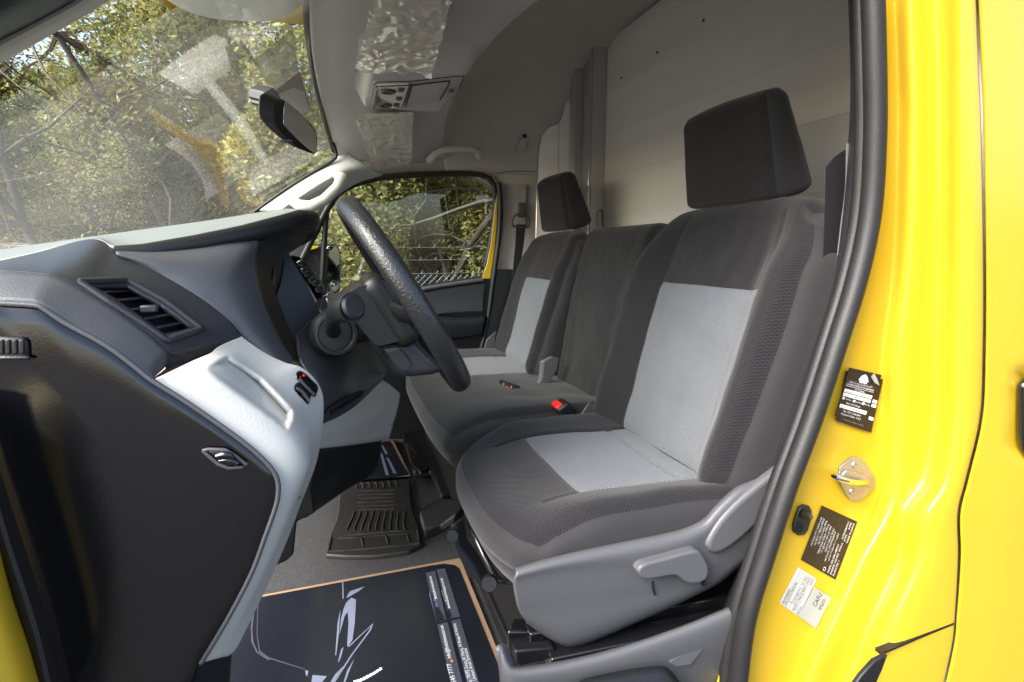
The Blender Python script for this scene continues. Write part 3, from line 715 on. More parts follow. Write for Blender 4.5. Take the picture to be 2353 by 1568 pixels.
# ---- partition
XP = 1.02
V = [(XP, .06, -.02), (XP, 1.64, -.02), (XP, 1.64, 1.600), (XP, .06, 1.600)]
pnl = prism('partition_panel', [Vector(v) for v in V], (.012, 0, 0), PANEL, van, .002, label='large painted metal partition panel behind the seats')
for (x, y) in ((1511, 121), (1617, 47), (1428, 179), (1388, 352)): disc('rivet', pX(x, y, XP - .0005), (-1, 0, 0), .0045, .002, METALB, pnl, 12)
for k in range(7):     # long shallow creases pressed in the sheet
    z = .62 + .155 * k; tube('pressed_line', [Vector((XP - .0005, .25, z)), Vector((XP - .0005, 1.60, z + .01))], .0015, PANEL, pnl, 6)
ppx = lambda x, y, X: pX(x, y, X)
pf = [(1356, 112), (1395, 108)]
Pt = pX(1395, 110, XP - .003); Pb = Pt.copy(); Pb.z = 0
ya = Pt.y; yb = pX(1358, 110, XP - .03).y
ps = box('partition_post', ((XP - .03), (ya + yb) / 2, .79), (.03, (yb - ya) / 2, .81), POST, van, .004, label='galvanised steel post between the partition panels')
# flange line
tube('post_flange', [Vector((XP - .064, ya + .012, 0)), Vector((XP - .064, ya + .012, 1.58))], .003, CHROME, ps, 6)
yc = pX(1334, 300, XP - .09).y
box('post_return', (XP - .05, yb + .03, .775), (.045, .028, .775), POST, ps, .004)
# wing panel left of the post
wing = [(1336, 150), (1322, 178), (1310, 205), (1300, 228), (1296, 244), (1292, 262), (1284, 282), (1262, 292), (1246, 310), (1238, 345), (1234, 420), (1232, 520), (1229, 640), (1226, 800), (1224, 1000), (1336, 1000)]
A = pX(1336, 400, XP - .04); B = pY(1232, 400, 1.79)
nn = (B - A).cross(Vector((0, 0, 1))).normalized()
def pPl(x, y, a=A, n=nn): d = ray(x, y); return CAM + d * ((a - CAM).dot(n) / d.dot(n))
wg = prism('partition_wing', [pPl(x, y) for x, y in wing], nn * .010 * (1 if nn.dot(A - CAM) > 0 else -1), PANEL, van, .003, label='narrow partition panel with a stepped edge beside the post')
tube('wing_edge', [pPl(x, y) - nn * .0 for x, y in wing[:13]], .0028, CHROME, wg, 6, n=60)
tube('wing_fold', [pPl(1284, 282), pPl(1283, 400), pPl(1281, 640)], .002, POST, wg, 6)
# ---- windscreen
def zw(X, Y): c = 1 - ((Y - .95) / .85) ** 2; return 1.135 + .075 * max(-.1, c) + .642 * (X + .045 * c)
def G(x, y, off=0):
    d = ray(x, y); lo, hi = .2, 6
    f = lambda t: (CAM + d * t).z - zw((CAM + d * t).x, (CAM + d * t).y) + off
    a = f(.2)
    for i in range(400):
        t = .2 + i * .01
        if f(t) * a < 0: lo, hi = t - .01, t; break
    else: return CAM + d * 2
    for _ in range(30):
        m_ = (lo + hi) / 2
        if f(m_) * a < 0: hi = m_
        else: lo = m_
    return CAM + d * lo
V = []; Fc = []
for j in range(41):
    Y = .08 + 1.70 * j / 40; c = 1 - ((Y - .95) / .85) ** 2
    for i in range(25):
        X = -.045 * c - (.66) * i / 24; V.append(Vector((X, Y, zw(X, Y))))
for j in range(40):
    for i in range(24): a = j * 25 + i; Fc.append((a, a + 1, a + 26, a + 25))
wsn = finish('windscreen', V, Fc, WGLASS, van, 'large raked windscreen seen from inside', 0)
for p in wsn.data.polygons: p.use_smooth = True
def gpatch(name, pts, m, off, parent):
    c = [G(x, y, off) for x, y in pts]; n = 10; q = quad_map((c[0], c[1], c[3], c[2])); V = []; Fc = []; uv = []
    W = (c[1] - c[0]).length; H = (c[3] - c[0]).length
    for j in range(n + 1):
        for i in range(n + 1):
            V.append(q(i / n, j / n)); uv.append((i / n * W, j / n * H))
    for j in range(n):
        for i in range(n): a = j * (n + 1) + i; Fc.append((a, a + 1, a + n + 2, a + n + 1))
    return finish(name, V, Fc, m, parent, None, 0, uvs=uv, recalc=False)
gpatch('dotted_band', [(580, 140), (672, 68), (687, 167), (628, 212)], FRITD, .004, wsn)
gpatch('grey_band', [(608, 226), (690, 164), (714, 255), (640, 292)], FRIT, .003, wsn)
gpatch('pale_band', [(638, 216), (694, 195), (712, 255), (660, 275)], FRITL, .006, wsn)
# passenger side pillar and its grab handle
def fan(name, a, b, m, parent, **k): return loft(name, [a, b], m, parent, **k)
loft('windscreen_pillar', [[(590, 484, 1.72), (640, 447, 1.72), (700, 408, 1.72), (766, 367, 1.72), (800, 352, 1.74)],
                           [(640, 486, 1.66), (690, 452, 1.66), (740, 420, 1.66), (790, 395, 1.68), (840, 380, 1.72)],
                           [(690, 500, 1.74), (730, 478, 1.74), (770, 452, 1.74), (820, 420, 1.76), (880, 402, 1.78)]], PALE, van, n=40, across=8, smoothx=True, solid=.006, label='pale grey windscreen pillar cover on the passenger side')
tube('windscreen_edge', [(585, 487, 1.71), (640, 447, 1.705), (700, 408, 1.705), (766, 368, 1.70), (772, 350, 1.70), (765, 330, 1.68)], .006, BLACK, van, 8, n=30)
tube('grab_handle', [(676, 465, 1.66), (690, 474, 1.60), (715, 474, 1.58), (745, 460, 1.58), (775, 432, 1.58), (786, 410, 1.60), (776, 404, 1.66)], [.018, .022, .0195, .019, .0195, .022, .018], PALE, van, 14, label='pale grey grab handle on the passenger windscreen pillar')
tube('quarter_divider', [(751, 470, 1.79), (745, 560, 1.79), (738, 690, 1.79)], .0105, BLACK, van, 8)
# driver side pillar
loft('driver_pillar', [[(-200, 270, .16), (-60, 172, .16), (0, 138, .16), (120, 72, .16), (210, 20, .16), (300, -40, .16)],
                       [(-200, 235, .13), (-60, 140, .13), (0, 106, .13), (100, 52, .13), (180, 8, .13), (250, -40, .13)],
                       [(-200, 210, .15), (-60, 112, .15), (0, 78, .15), (90, 36, .15), (160, -5, .15), (220, -40, .15)]], TRIM, van, n=30, across=6, smoothx=True, solid=.005, label='beige lining of the driver side windscreen pillar')
loft('door_top_seal', [[(-200, 250, .15), (-60, 140, .15), (0, 104, .15), (90, 58, .15), (170, 12, .15), (240, -34, .15)],
                       [(-200, 120, .06), (-60, 40, .06), (0, 20, .06), (60, -10, .06), (130, -40, .06), (180, -70, .06)],
                       [(-200, -20, .05), (-60, -60, .05), (0, -70, .05), (60, -90, .05), (130, -100, .05), (180, -120, .05)]], RUBBER, van, n=30, across=4, smoothx=True, solid=.004, label='black rubber seal along the top front of the doorway')
# rounded headliner corner hanging into the top of the picture
M = Matrix.Translation(pY(530, -42, .50)) @ Matrix.Rotation(math.radians(-4), 4, 'Y')
rbox('sun_visor_pad', (.115, .10, .045), (.10, .09, .044), HEAD, van, .008, M=M, label='rounded grey pad above the driver side of the windscreen')
# ================================================================ overhead: visors in film, console, handle
def film(name, c, parent, amp=.012, n=90, seed=0, over=0.0):
    q = quad_map(c); nrm = (c[1] - c[0]).cross(c[2] - c[0]).normalized()
    if nrm.dot(CAM - c[0]) < 0: nrm = -nrm
    V = []; Fc = []
    for j in range(n + 1):
        for i in range(n + 1):
            u, v = i / n, j / n
            eu = .022 * noise.noise(Vector((v * 9, seed, 0))) * (1 if u in (0, 1) else .4); ev = .03 * noise.noise(Vector((u * 9, seed + 5, 0))) * (1 if v in (0, 1) else .4)
            p = q(u + eu, v + ev)
            r = 0
            for k, (fx, fy, a) in enumerate(((1.4, 9, 1), (3, 20, .6), (6, 40, .3))):
                w_ = Vector((u * fx + .8 * noise.noise(Vector((u * 4, v * 4, seed + k))), v * fy + 1.2 * noise.noise(Vector((u * 3, v * 3, seed + 9 + k))), seed * 3 + k))
                r += a * (1 - 2 * abs(noise.noise(w_)))
            V.append(p + nrm * amp * (r * .55))
    for j in range(n):
        for i in range(n): a = j * (n + 1) + i; Fc.append((a, a + 1, a + n + 2, a + n + 1))
    o = finish(name, V, Fc, FILM, parent, None, 0, recalc=False)
    for p in o.data.polygons: p.use_smooth = True
    return o
def slab(c, nrm, th, name, m, parent, lb=None, bev=.01): return prism(name, [c[0], c[1], c[3], c[2]], nrm * th, m, parent, bev, label=lb, bseg=3)
def hz(x, y, dz=-.03):
    """the point on the headliner met by a sight line, dropped a little"""
    d = ray(x, y)
    ok, loc, nn, ix = hl.ray_cast(CAM, d.normalized())
    if ok: return CAM + d * ((loc.z + dz - CAM.z) / d.z) if loc.z > 1.0 else loc
    for i in range(600):
        p = CAM + d * (.6 + i * .004)
        if p.z > head_z(p.x, p.y) + dz: return p
    return CAM + d * 2
c = [hz(885, -60, -.03), hz(1030, -60, -.03), hz(838, 135, -.03), hz(975, 135, -.03)]
v1 = slab(c, Vector((0, 0, 1)), .02, 'sun_visor', HEAD, van, 'driver sun visor still wrapped in crumpled clear film')
c = [hz(868, -60, -.050), hz(1050, -60, -.045), hz(816, 158, -.045), hz(992, 168, -.040)]
film('plastic_wrap', c, v1, .011, 110, 2)
c = [hz(840, 272, -.025), hz(938, 268, -.025), hz(862, 358, -.025), hz(935, 355, -.025)]
v2 = slab(c, Vector((0, 0, 1)), .018, 'sun_visor', HEAD, van, 'passenger sun visor wrapped in crumpled clear film', .006)
c = [hz(811, 257, -.035), hz(950, 254, -.035), hz(852, 378, -.035), hz(944, 386, -.035)]
film('plastic_wrap', c, v2, .010, 90, 7)
# roof console
def zc(x, y, dz=-.003): return hz(900 * .9191 + x / 7.843 * .9191, (180 + y / 7.843) * .9191, dz)
oc = prism('roof_console', [zc(a, b) for a, b in ((270, 200), (1000, 190), (1500, 110), (2000, 85), (2035, 120), (1900, 400), (1770, 520), (1500, 590), (900, 690), (220, 730), (195, 650), (240, 260))], (0, 0, .02), HEAD, van, .003, label='overhead console with reading lamps and a flap')
lp = prism('lamp_panel', [zc(a, b, -.010) for a, b in ((345, 300), (960, 275), (955, 300), (830, 685), (650, 705), (290, 715), (285, 680), (330, 330))], (0, 0, .012), LAMPP, oc, .002)
for i, (a, b) in enumerate(((550, 385), (490, 650))):
    c0 = zc(a, b, -.012); disc('reading_lamp', c0, (0, 0, -1), .020, .004, SLATE, oc, 28, [(0, .2), (.55, .2), (.6, .6), (.85, 1), (1, 0)])
for (a, b) in ((808, 355), (765, 525), (715, 650)):
    box('switch', zc(a, b, -.013), (.0075, .012, .003), SHIELD, oc, .002)
tube('flap_gap', [zc(a, b, -.0055) for a, b in ((895, 680), (1010, 290), (1060, 262), (1700, 185), (1750, 215), (1690, 350), (1570, 550))], .0016, BLACK, oc, 6, n=40)
tube('console_gap', [zc(a, b, -.0055) for a, b in ((250, 250), (400, 200), (1000, 185), (1500, 130), (1980, 85), (2035, 120), (1930, 330), (1770, 520))], .0011, BLACK, oc, 6, n=50)
tube('console_gap', [zc(a, b, -.0095) for a, b in ((285, 715), (272, 690), (340, 320), (360, 290), (940, 270), (962, 290), (830, 690))], .0013, BLACK, oc, 6, n=40)
for k in range(3): tube('grille_slot', [zc(1750 + 35 * k, 400, -.0055), zc(1768 + 35 * k, 350, -.0055)], .0015, BLACK, oc, 6)
# roof grab handle, passenger side
tube('roof_handle', [(985, 372, 1.72), (1000, 355, 1.70), (1022, 344, 1.69), (1060, 342, 1.685), (1085, 342, 1.685), (1098, 348, 1.69), (1101, 358, 1.73)], [.014, .014, .0125, .012, .012, .014, .017], HEAD, van, 12, label='grey roof grab handle above the passenger window')
# small hook mark and belt loop cover on the dark wall
prism('belt_cover', [(1192, 325, 1.772), (1203, 315, 1.772), (1212, 322, 1.772), (1205, 350, 1.772), (1186, 352, 1.772)], (0, -.006, 0), ROOFD, van, .003)
disc('coat_hook', pY(1204.5, 313, 1.765), (0, -1, 0), .0085, .01, BLACK, van, 16)
# ================================================================ rear-view mirror
def zm(x, y, Y): return pY((660 + x / 6.533) * .9191, (180 + y / 6.533) * .9191, Y)
out = [(200, 560), (215, 490), (260, 462), (340, 465), (440, 530), (620, 680), (800, 880), (860, 980), (882, 1100), (878, 1320), (860, 1350), (760, 1330), (600, 1240), (400, 1080), (250, 920), (205, 820), (190, 700)]
mo = [zm(a, b, .62 + (a - 200) / 680 * .12) for a, b in out]
dvec = Vector((-.030, -.012, .008))
mr = prism('rear_view_mirror', [p + Vector((0, 0, 0)) for p in mo], dvec, DARK, van, .006, label='black rear-view mirror on the windscreen', rounded=1, n=60, bseg=3)
gl = [(335, 520), (345, 480), (380, 490), (600, 690), (820, 960), (850, 1030), (862, 1150), (855, 1320), (760, 1290), (560, 1120), (350, 900), (320, 820)]
prism('mirror_glass', [zm(a, b, .615 + (a - 200) / 680 * .12) for a, b in gl], (-.001, .001, 0), MIRROR, mr, .0006, rounded=1, n=50)
prism('mirror_mount', [zm(a, b, .72) for a, b in ((-10, 330), (150, 255), (215, 330), (270, 410), (285, 450), (220, 470), (180, 600), (110, 540), (50, 600), (10, 560), (20, 500), (-20, 470))], (-.03, .02, .01), DARK, mr, .004)
prism('mirror_tab', [zm(a, b, .66) for a, b in ((315, 1105), (410, 1085), (480, 1120), (480, 1140), (380, 1158))], (-.01, .01, 0), DARK, mr, .001)
# ================================================================ dash
S = [(-80, 590, .72), (0, 577, .72), (100, 562, .72), (220, 545, .72), (350, 527, .70), (480, 509, .66), (600, 490, .60), (650, 483, .56), (690, 484, .53), (712, 494, .52)]
T = [(-80, 616, .30), (0, 603, .30), (90, 583, .30), (214, 553, .29), (262, 570, .27), (330, 572, .28), (450, 552, .31), (580, 528, .36), (670, 507, .42), (714, 502, .50)]
dt = loft('dashboard', [[Vector((P3(p).x - .05, P3(p).y + .16, P3(p).z - .02)) for p in S], S, T], TOPPAD, van, n=120, across=8, smooth=60, label='grey grained dash top running under the windscreen')
U = [(-80, 616, .30), (0, 603, .30), (90, 583, .29), (214, 553, .285), (270, 585, .265), (326, 612, .255), (375, 638, .25), (450, 683, .245), (525, 740, .24), (553, 774, .24)]
R0 = [(-80, 640, .15), (0, 627, .15), (90, 632, .15), (131, 639, .15), (180, 661, .15), (263, 712, .15), (330, 760, .15), (372, 796, .15), (388, 812, .152), (400, 818, .16)]
vs_ = loft('vent_facet', [U, R0], SLATE2, dt, n=240, across=46, smooth=60, label='sloping facet of the dash holding the side air vent')
C0 = [(-80, 640, .149), (0, 627, .149), (90, 632, .149), (131, 639, .149), (180, 661, .149), (263, 712, .149), (330, 760, .149), (372, 796, .149), (384, 812, .149), (381, 838, .15)]
C1 = [(-80, 696, .112), (0, 697, .112), (60, 699, .112), (92, 705, .112), (150, 742, .112), (244, 796, .112), (290, 829, .112), (325, 857, .112), (340, 868, .112), (348, 874, .112)]
loft('dash_bevel', [C0, C1], SLATE, dt, n=80, across=6, smooth=50, bulge=.002, label='blue-grey bevelled edge strip of the dash')
prism('dash_lower_facet', [(383, 808, .155), (553, 772, .238), (500, 804, .22), (440, 828, .19), (345, 874, .115), (379, 848, .15)], (.0, .01, -.002), SLATE2, dt, .001)
tube('dash_slot', [(0, 623, .205), (60, 625, .19), (120, 628, .18), (200, 630, .185)], .0015, BLACK, dt, 6)
# passenger half of the dash (seen mirrored in the windscreen)
def DZ(X, Y): return .80 - .03 * sm((X + .28) / .14) * 3
sm = lambda a: (lambda t: t * t * (3 - 2 * t))(max(0, min(1, a)))
loft('passenger_dash', [[Vector((X, Y, max(.25, DZ(X, Y)))) for X in (-.66, -.58, -.50, -.42, -.34, -.28, -.23, -.19)] + [Vector((-.165, Y, .62)), Vector((-.16, Y, .50)), Vector((-.20, Y, .36)), Vector((-.28, Y, .26))] for Y in (.62, .8, 1.0, 1.2, 1.4, 1.6, 1.785)], TOPPAD, dt, n=50, across=3, smooth=60)
# side vent
vo = [(183, 648), (292, 644), (380, 692), (464, 756), (384, 783), (330, 745), (250, 694)]
vi = [(212, 660), (292, 659), (370, 702), (445, 757), (381, 777), (325, 735), (260, 690)]
dent(vs_, vi, .045, 7)
def vF(x, y):
    d = ray(x, y).normalized(); ok, loc, nn, ix = vs_.ray_cast(CAM, d); return loc if ok else pY(x, y, .2)
dgv = [vF(x, y) for x, y in vo]
sv = tube('side_vent', [p + Vector((0, -.001, 0)) for p in dgv + dgv[:1]], .0042, SLATE2, dt, 8, n=90, smoothc=False)
def vsl(a, b, r, m=SLATE2, nm='vent_slat', dy=.012): 
    A_, B_ = pY(*a, .16 + dy), pY(*b, .205 + dy); return tube(nm, [A_, B_], r, m, dt, 10, flat=.35, up=(0, 0, 1))
for a, b in (((236, 672), (306, 668)), ((262, 692), (335, 684)), ((288, 714), (370, 704)), ((318, 736), (398, 722)), ((348, 756), (420, 742)), ((372, 772), (440, 758))): vsl(a, b, .0052)
box('vent_tab', pY(343, 710, .178), (.009, .005, .0045), SLATE2, dt, .002)
bk = prism('vent_back', [pY(x, y, .235) for x, y in vi], (0, .01, 0), BLACK, dt, 0)
# end cap with defroster slot and release lever
EC = [(-80, 702), (0, 701), (80, 706), (100, 714), (150, 747), (244, 799), (310, 848), (346, 877), (410, 917), (480, 964), (560, 1022), (610, 1067), (634, 1102), (637, 1137), (630, 1172), (607, 1237), (575, 1322), (520, 1427), (460, 1527), (425, 1600), (300, 1650), (140, 1650), (60, 1400), (0, 1190), (-80, 1000)]
ring0 = [pY(x, y, .105) for x, y in EC]; cn = sum(ring0, Vector()) / len(ring0)
V = []; Fc = []; Lr = 150
rings = []
base = even(cr(ring0, 200, True), Lr + 1)[:-1]
for k, (s, dy) in enumerate(((1, .016), (1, .006), (.994, .0015), (.985, 0), (.9, -.002), (.7, -.004), (.45, -.006), (.2, -.0065))):
    for p in base:
        q = cn + (p - cn) * s; V.append(q + Vector((0, dy, 0)))
for k in range(7):
    for i in range(Lr): Fc.append((k * Lr + i, k * Lr + (i + 1) % Lr, (k + 1) * Lr + (i + 1) % Lr, (k + 1) * Lr + i))
Fc.append(tuple(7 * Lr + i for i in range(Lr)))
ec = finish('dash_end_cap', V, Fc, GLOSSD, dt, 'smooth black end panel of the dash facing the doorway', 60)
PP = EC[1:19]
tube('end_cap_piping', [(x + 2, y - 3, .106) for x, y in PP], .0030, SLATE, dt, 8, n=160)
def box4(name, pts, Y, th, m, parent, bev=.002, rounded=0): return prism(name, [(x, y, Y) for x, y in pts], (0, th, 0), m, parent, bev, rounded=rounded)
rl = tube('release_lever', [(466, 1036, .096), (478, 1033, .096), (516, 1034, .096), (540, 1048, .096), (566, 1068, .096), (558, 1074, .096), (524, 1076, .096), (500, 1066, .096), (466, 1036, .096)], .0022, SLATE, dt, 8)
box4('lever_recess', [(478, 1038), (514, 1038), (556, 1066), (526, 1071), (506, 1062)], .094, .004, BLACK, dt, .001)
tube('lever_tab', [(500, 1050, .091), (518, 1045, .088), (532, 1050, .091)], .004, PIANO, dt, 8, n=12)
tube('lever_tab', [(505, 1060, .091), (525, 1058, .089), (545, 1066, .091)], .003, PIANO, dt, 8, n=12)
box4('defroster_vent', [(-40, 774), (55, 776), (62, 790), (66, 822), (-40, 826)], .096, .006, DARK, dt, .003)
for x in (2, 17, 33, 49): box4('vent_slot', [(x - 6, 781), (x + 5, 781), (x + 6, 814), (x - 6, 814)], .0945, .003, BLACK, dt, .001)
box4('vent_lip', [(-40, 818), (64, 819), (68, 828), (-40, 829)], .091, .006, SLATE2, dt, .002)
# pale lower panel with a tray
O_ = [(553, 776, .24), (610, 815, .245), (655, 836, .25), (690, 846, .255), (718, 868, .26), (736, 898, .262), (741, 935, .262), (736, 1000, .258), (724, 1062, .25), (704, 1118, .24), (690, 1152, .235), (665, 1220, .22), (636, 1290, .20), (600, 1368, .18), (545, 1480, .155), (522, 1505, .15)]
Mi = [(452, 845, .145), (480, 850, .14), (520, 872, .138), (570, 908, .138), (620, 950, .138), (660, 992, .138), (690, 1035, .138), (700, 1075, .138), (690, 1110, .138), (678, 1140, .138), (664, 1172, .136), (640, 1232, .135), (612, 1295, .132), (572, 1375, .13), (515, 1480, .13), (494, 1512, .128)]
I_ = [(346, 876, .114), (410, 915, .114), (450, 942, .114), (500, 977, .114), (550, 1014, .114), (600, 1056, .114), (628, 1092, .114), (639, 1125, .114), (634, 1156, .114), (622, 1190, .114), (607, 1235, .114), (585, 1290, .114), (560, 1345, .114), (520, 1424, .114), (478, 1498, .114), (465, 1520, .114)]
M2 = [(500, 800, .20), (540, 812, .21), (590, 850, .21), (640, 885, .21), (685, 925, .212), (708, 965, .215), (716, 1000, .212), (715, 1045, .205), (706, 1090, .2), (692, 1128, .192), (677, 1165, .185), (652, 1228, .178), (624, 1295, .168), (586, 1372, .155), (530, 1482, .142), (508, 1508, .14)]
lw = loft('lower_dash_panel', [O_, M2, Mi, I_], PALE, dt, n=220, across=22, smoothx=True, smooth=60, label='pale grey lower dash panel with a shallow tray')
dent(lw, [(462, 850), (478, 838), (521, 820), (560, 843), (600, 871), (640, 912), (671, 946), (669, 968), (656, 990), (615, 960), (563, 922), (500, 878)], .036, 12, ramp=(470, 600))
for v in lw.data.polygons: v.use_smooth = True
tube('panel_seam', [(637, 1163, .126), (655, 1160, .134), (678, 1150, .155), (690, 1142, .18)], .0011, BLACK, dt, 6, n=20)
prism('panel_foot', [(465, 1520, .118), (522, 1505, .15), (528, 1515, .15), (520, 1640, .16), (400, 1640, .13), (425, 1590, .118)], (0, .02, 0), DARK, dt, .003)
def onlw(x, y, dy=-.004):
    ok, loc, nn, ix = lw.ray_cast(CAM, ray(x, y).normalized()); return (loc if ok else pY(x, y, .23)) - ray(x, y).normalized() * .004
# switches on the pale panel
def zd(x, y, Y): return pY(551.5 + .3751 * x, 386 + .3751 * y, Y)
sw = prism('switch_bank', [onlw(551.5 + .3751 * a, 386 + .3751 * b) for a, b in ((340, 1255), (365, 1243), (400, 1262), (470, 1330), (482, 1352), (462, 1412), (440, 1398), (340, 1290))], (.0, .02, 0), PIANO, dt, .003)
prism('switch_bank', [onlw(551.5 + .3751 * a, 386 + .3751 * b) for a, b in ((322, 1355), (345, 1315), (380, 1320), (440, 1395), (420, 1460), (370, 1400))], (0, .02, 0), PIANO, dt, .003)
tube('switch_line', [onlw(551.5 + .3751 * a, 386 + .3751 * b) + Vector((0, -.004, 0)) for a, b in ((365, 1290), (400, 1330), (455, 1385))], .0022, SLATE, dt, 6)
tube('switch_line', [onlw(551.5 + .3751 * a, 386 + .3751 * b) + Vector((0, -.004, 0)) for a, b in ((350, 1345), (385, 1370), (425, 1425))], .0022, SLATE, dt, 6)
tube('switch_mark', [onlw(551.5 + .3751 * a, 386 + .3751 * b) + Vector((0, -.004, 0)) for a, b in ((388, 1268), (400, 1270))], .0016, RED, dt, 6)
# instrument side panel and hood
A1 = [(268, 578, .275), (420, 572, .30), (545, 549, .34), (594, 548, .36), (586, 596, .345), (604, 690, .32), (645, 785, .30), (674, 828, .295)]
B1 = [(290, 592, .262), (340, 618, .256), (390, 648, .252), (440, 679, .248), (500, 722, .246), (560, 776, .246), (600, 812, .25), (636, 847, .255)]
cs = loft('instrument_panel_side', [A1, B1], SLATE, dt, n=80, across=14, smooth=60, bulge=.016, label='blue-grey side cheek of the instrument housing')
loft('instrument_rim', [[(672, 828, .293), (644, 785, .298), (603, 690, .318), (584, 600, .343), (590, 566, .35), (620, 546, .37), (660, 530, .40), (705, 516, .46)],
                        [(684, 832, .33), (656, 786, .33), (616, 692, .35), (598, 612, .37), (606, 580, .38), (630, 560, .40), (668, 545, .43), (714, 522, .49)],
                        [(700, 838, .40), (676, 790, .40), (640, 700, .42), (620, 640, .44), (630, 610, .44), (650, 590, .45), (684, 566, .48), (712, 534, .51)]], DARK, dt, n=80, across=6, smoothx=True, smooth=60)
tube('instrument_hood', [(262, 576, .27), (330, 580, .28), (450, 562, .31), (560, 540, .345), (640, 519, .39), (690, 505, .44), (714, 505, .49), (716, 518, .51)], [.006, .011, .013, .014, .015, .016, .016, .010], DARK, dt, 14, label='thick dark lip of the instrument hood')
tube('instrument_hood', [(560, 558, .36), (620, 536, .39), (670, 524, .43), (700, 520, .47), (714, 528, .50), (705, 545, .51), (680, 562, .50)], [.010, .012, .013, .013, .012, .010, .006], DARK, dt, 12, n=40)
# dark inside of the binnacle, centre stack behind it
prism('binnacle_inside', [(596, 580, .56), (640, 560, .56), (664, 580, .56), (700, 640, .56), (745, 735, .56), (760, 800, .56), (700, 850, .50), (660, 810, .50), (610, 680, .54)], (-.02, .02, 0), SLATE2, dt, .003)
tube('binnacle_fold', [(610, 572, .54), (640, 590, .54), (637, 640, .54), (625, 690, .54), (640, 740, .54)], .008, DARK, dt, 8, n=24)
cst = prism('centre_stack', [(654, 592, .72), (668, 594, .72), (706, 652, .72), (744, 713, .72), (714, 741, .72), (690, 690, .72), (665, 630, .72)], (-.03, .05, -.01), PALE, dt, .002, label='silver-grey frame of the centre stack')
prism('stack_screen', [(667, 585, .74), (690, 590, .74), (735, 640, .74), (768, 684, .74), (744, 716, .74), (706, 652, .74)], (-.03, .03, -.01), PIANO, dt, .002)
for (x, y) in ((688, 606), (697, 622), (704, 631), (714, 645), (722, 652), (730, 666)): disc('stack_knob', pY(x, y, .725), (.6, -.8, .2), .0065, .010, CHROME, dt, 16)
disc('stack_knob', pY(752, 690, .71), (.6, -.7, .3), .014, .016, CHROME, dt, 24)
disc('stack_knob', pY(738, 700, .71), (.6, -.7, .3), .013, .016, SLATE, dt, 24)
tube('stack_slot', [(674, 648, .70), (680, 645, .70), (700, 680, .70), (693, 684, .70), (674, 648, .70)], .0016, BLACK, dt, 6)
prism('stack_port', [(700, 708, .70), (722, 702, .70), (726, 712, .70), (706, 722, .70)], (0, .01, 0), BLACK, dt, .001)
# under the column
loft('column_panel', [[(680, 770, .34), (712, 738, .40), (760, 716, .48), (815, 740, .58), (850, 792, .60), (888, 850, .62)],
                      [(684, 812, .31), (720, 800, .34), (770, 800, .40), (810, 812, .46), (845, 835, .53), (882, 858, .60)],
                      [(694, 838, .29), (735, 868, .29), (780, 870, .34), (815, 866, .42), (850, 862, .50), (880, 866, .58)],
                      [(738, 905, .27), (745, 925, .28), (790, 912, .34), (825, 896, .42), (855, 880, .50), (876, 872, .57)],
                      [(738, 974, .27), (775, 958, .32), (812, 935, .38), (840, 910, .45), (862, 888, .52), (876, 876, .57)]], SLATE2, dt, n=60, across=8, smoothx=True, smooth=70, label='dark knee panel under the steering column')
tube('knee_slot', [(745, 948, .27), (770, 930, .30), (805, 912, .345), (832, 900, .38), (826, 910, .375), (795, 930, .335), (760, 950, .29)], .003, BLACK, dt, 8, n=40)
loft('lower_cover', [[(739, 974, .30), (790, 945, .40), (840, 900, .52), (876, 874, .62), (918, 905, .74)],
                     [(730, 1002, .30), (790, 985, .42), (850, 960, .56), (890, 930, .66), (915, 930, .74)],
                     [(722, 1031, .32), (770, 1026, .42), (820, 1020, .56), (868, 1013, .68), (893, 1008, .74)]], PALE, dt, n=40, across=6, smooth=50, label='pale grey lower cover beneath the knee panel')
loft('kick_panel', [[(722, 1029, .33), (770, 1024, .43), (820, 1018, .57), (869, 1012, .70), (876, 1010, .8)],
                    [(712, 1110, .33), (760, 1095, .43), (800, 1080, .57), (866, 1045, .70), (872, 1045, .8)],
                    [(700, 1190, .33), (735, 1166, .43), (795, 1125, .57), (852, 1090, .69), (868, 1062, .78)]], DARK, dt, n=40, across=6, smooth=50)
prism('kick_panel', [(714, 1100, .31), (725, 1180, .33), (683, 1200, .31), (676, 1275, .31), (660, 1290, .31), (634, 1302, .31), (610, 1330, .31), (610, 1250, .31), (650, 1180, .31), (690, 1100, .31)], (-.02, .08, 0), DARK, dt, .004)
# ================================================================ steering
stg = tube('steering_column', [pY(770, 760, .42), pY(870, 735, .42), pY(945, 700, .42)], [.030, .034, .030], DARK, van, 20, label='dark steering column shroud behind the wheel')
prism('column_shroud', [zd(a, b, .335) for a, b in ((560, 830), (640, 790), (720, 730), (880, 690), (900, 700), (960, 800), (1060, 1040), (1110, 1030), (860, 1092), (820, 1080), (690, 930))], (0, .19, 0), DARK, stg, .014, bseg=4)
prism('column_shroud', [zd(a, b, .35) for a, b in ((845, 1095), (1060, 1048), (1160, 1150), (1260, 1250), (1180, 1275), (1000, 1292), (930, 1240))], (0, .16, 0), SLATE2, stg, .014, bseg=4)
tube('shroud_hatch', [zd(a, b, .3465) for a, b in ((860, 1120), (880, 1098), (950, 1090), (1000, 1130), (1045, 1190), (1030, 1235), (980, 1250), (920, 1210), (860, 1120))], .0011, BLACK, stg, 6, n=60)
prism('column_top', [zd(a, b, .36) for a, b in ((760, 720), (830, 690), (900, 680), (925, 730), (800, 770), (780, 745))], (0, .12, 0), SLATE2, stg, .006)
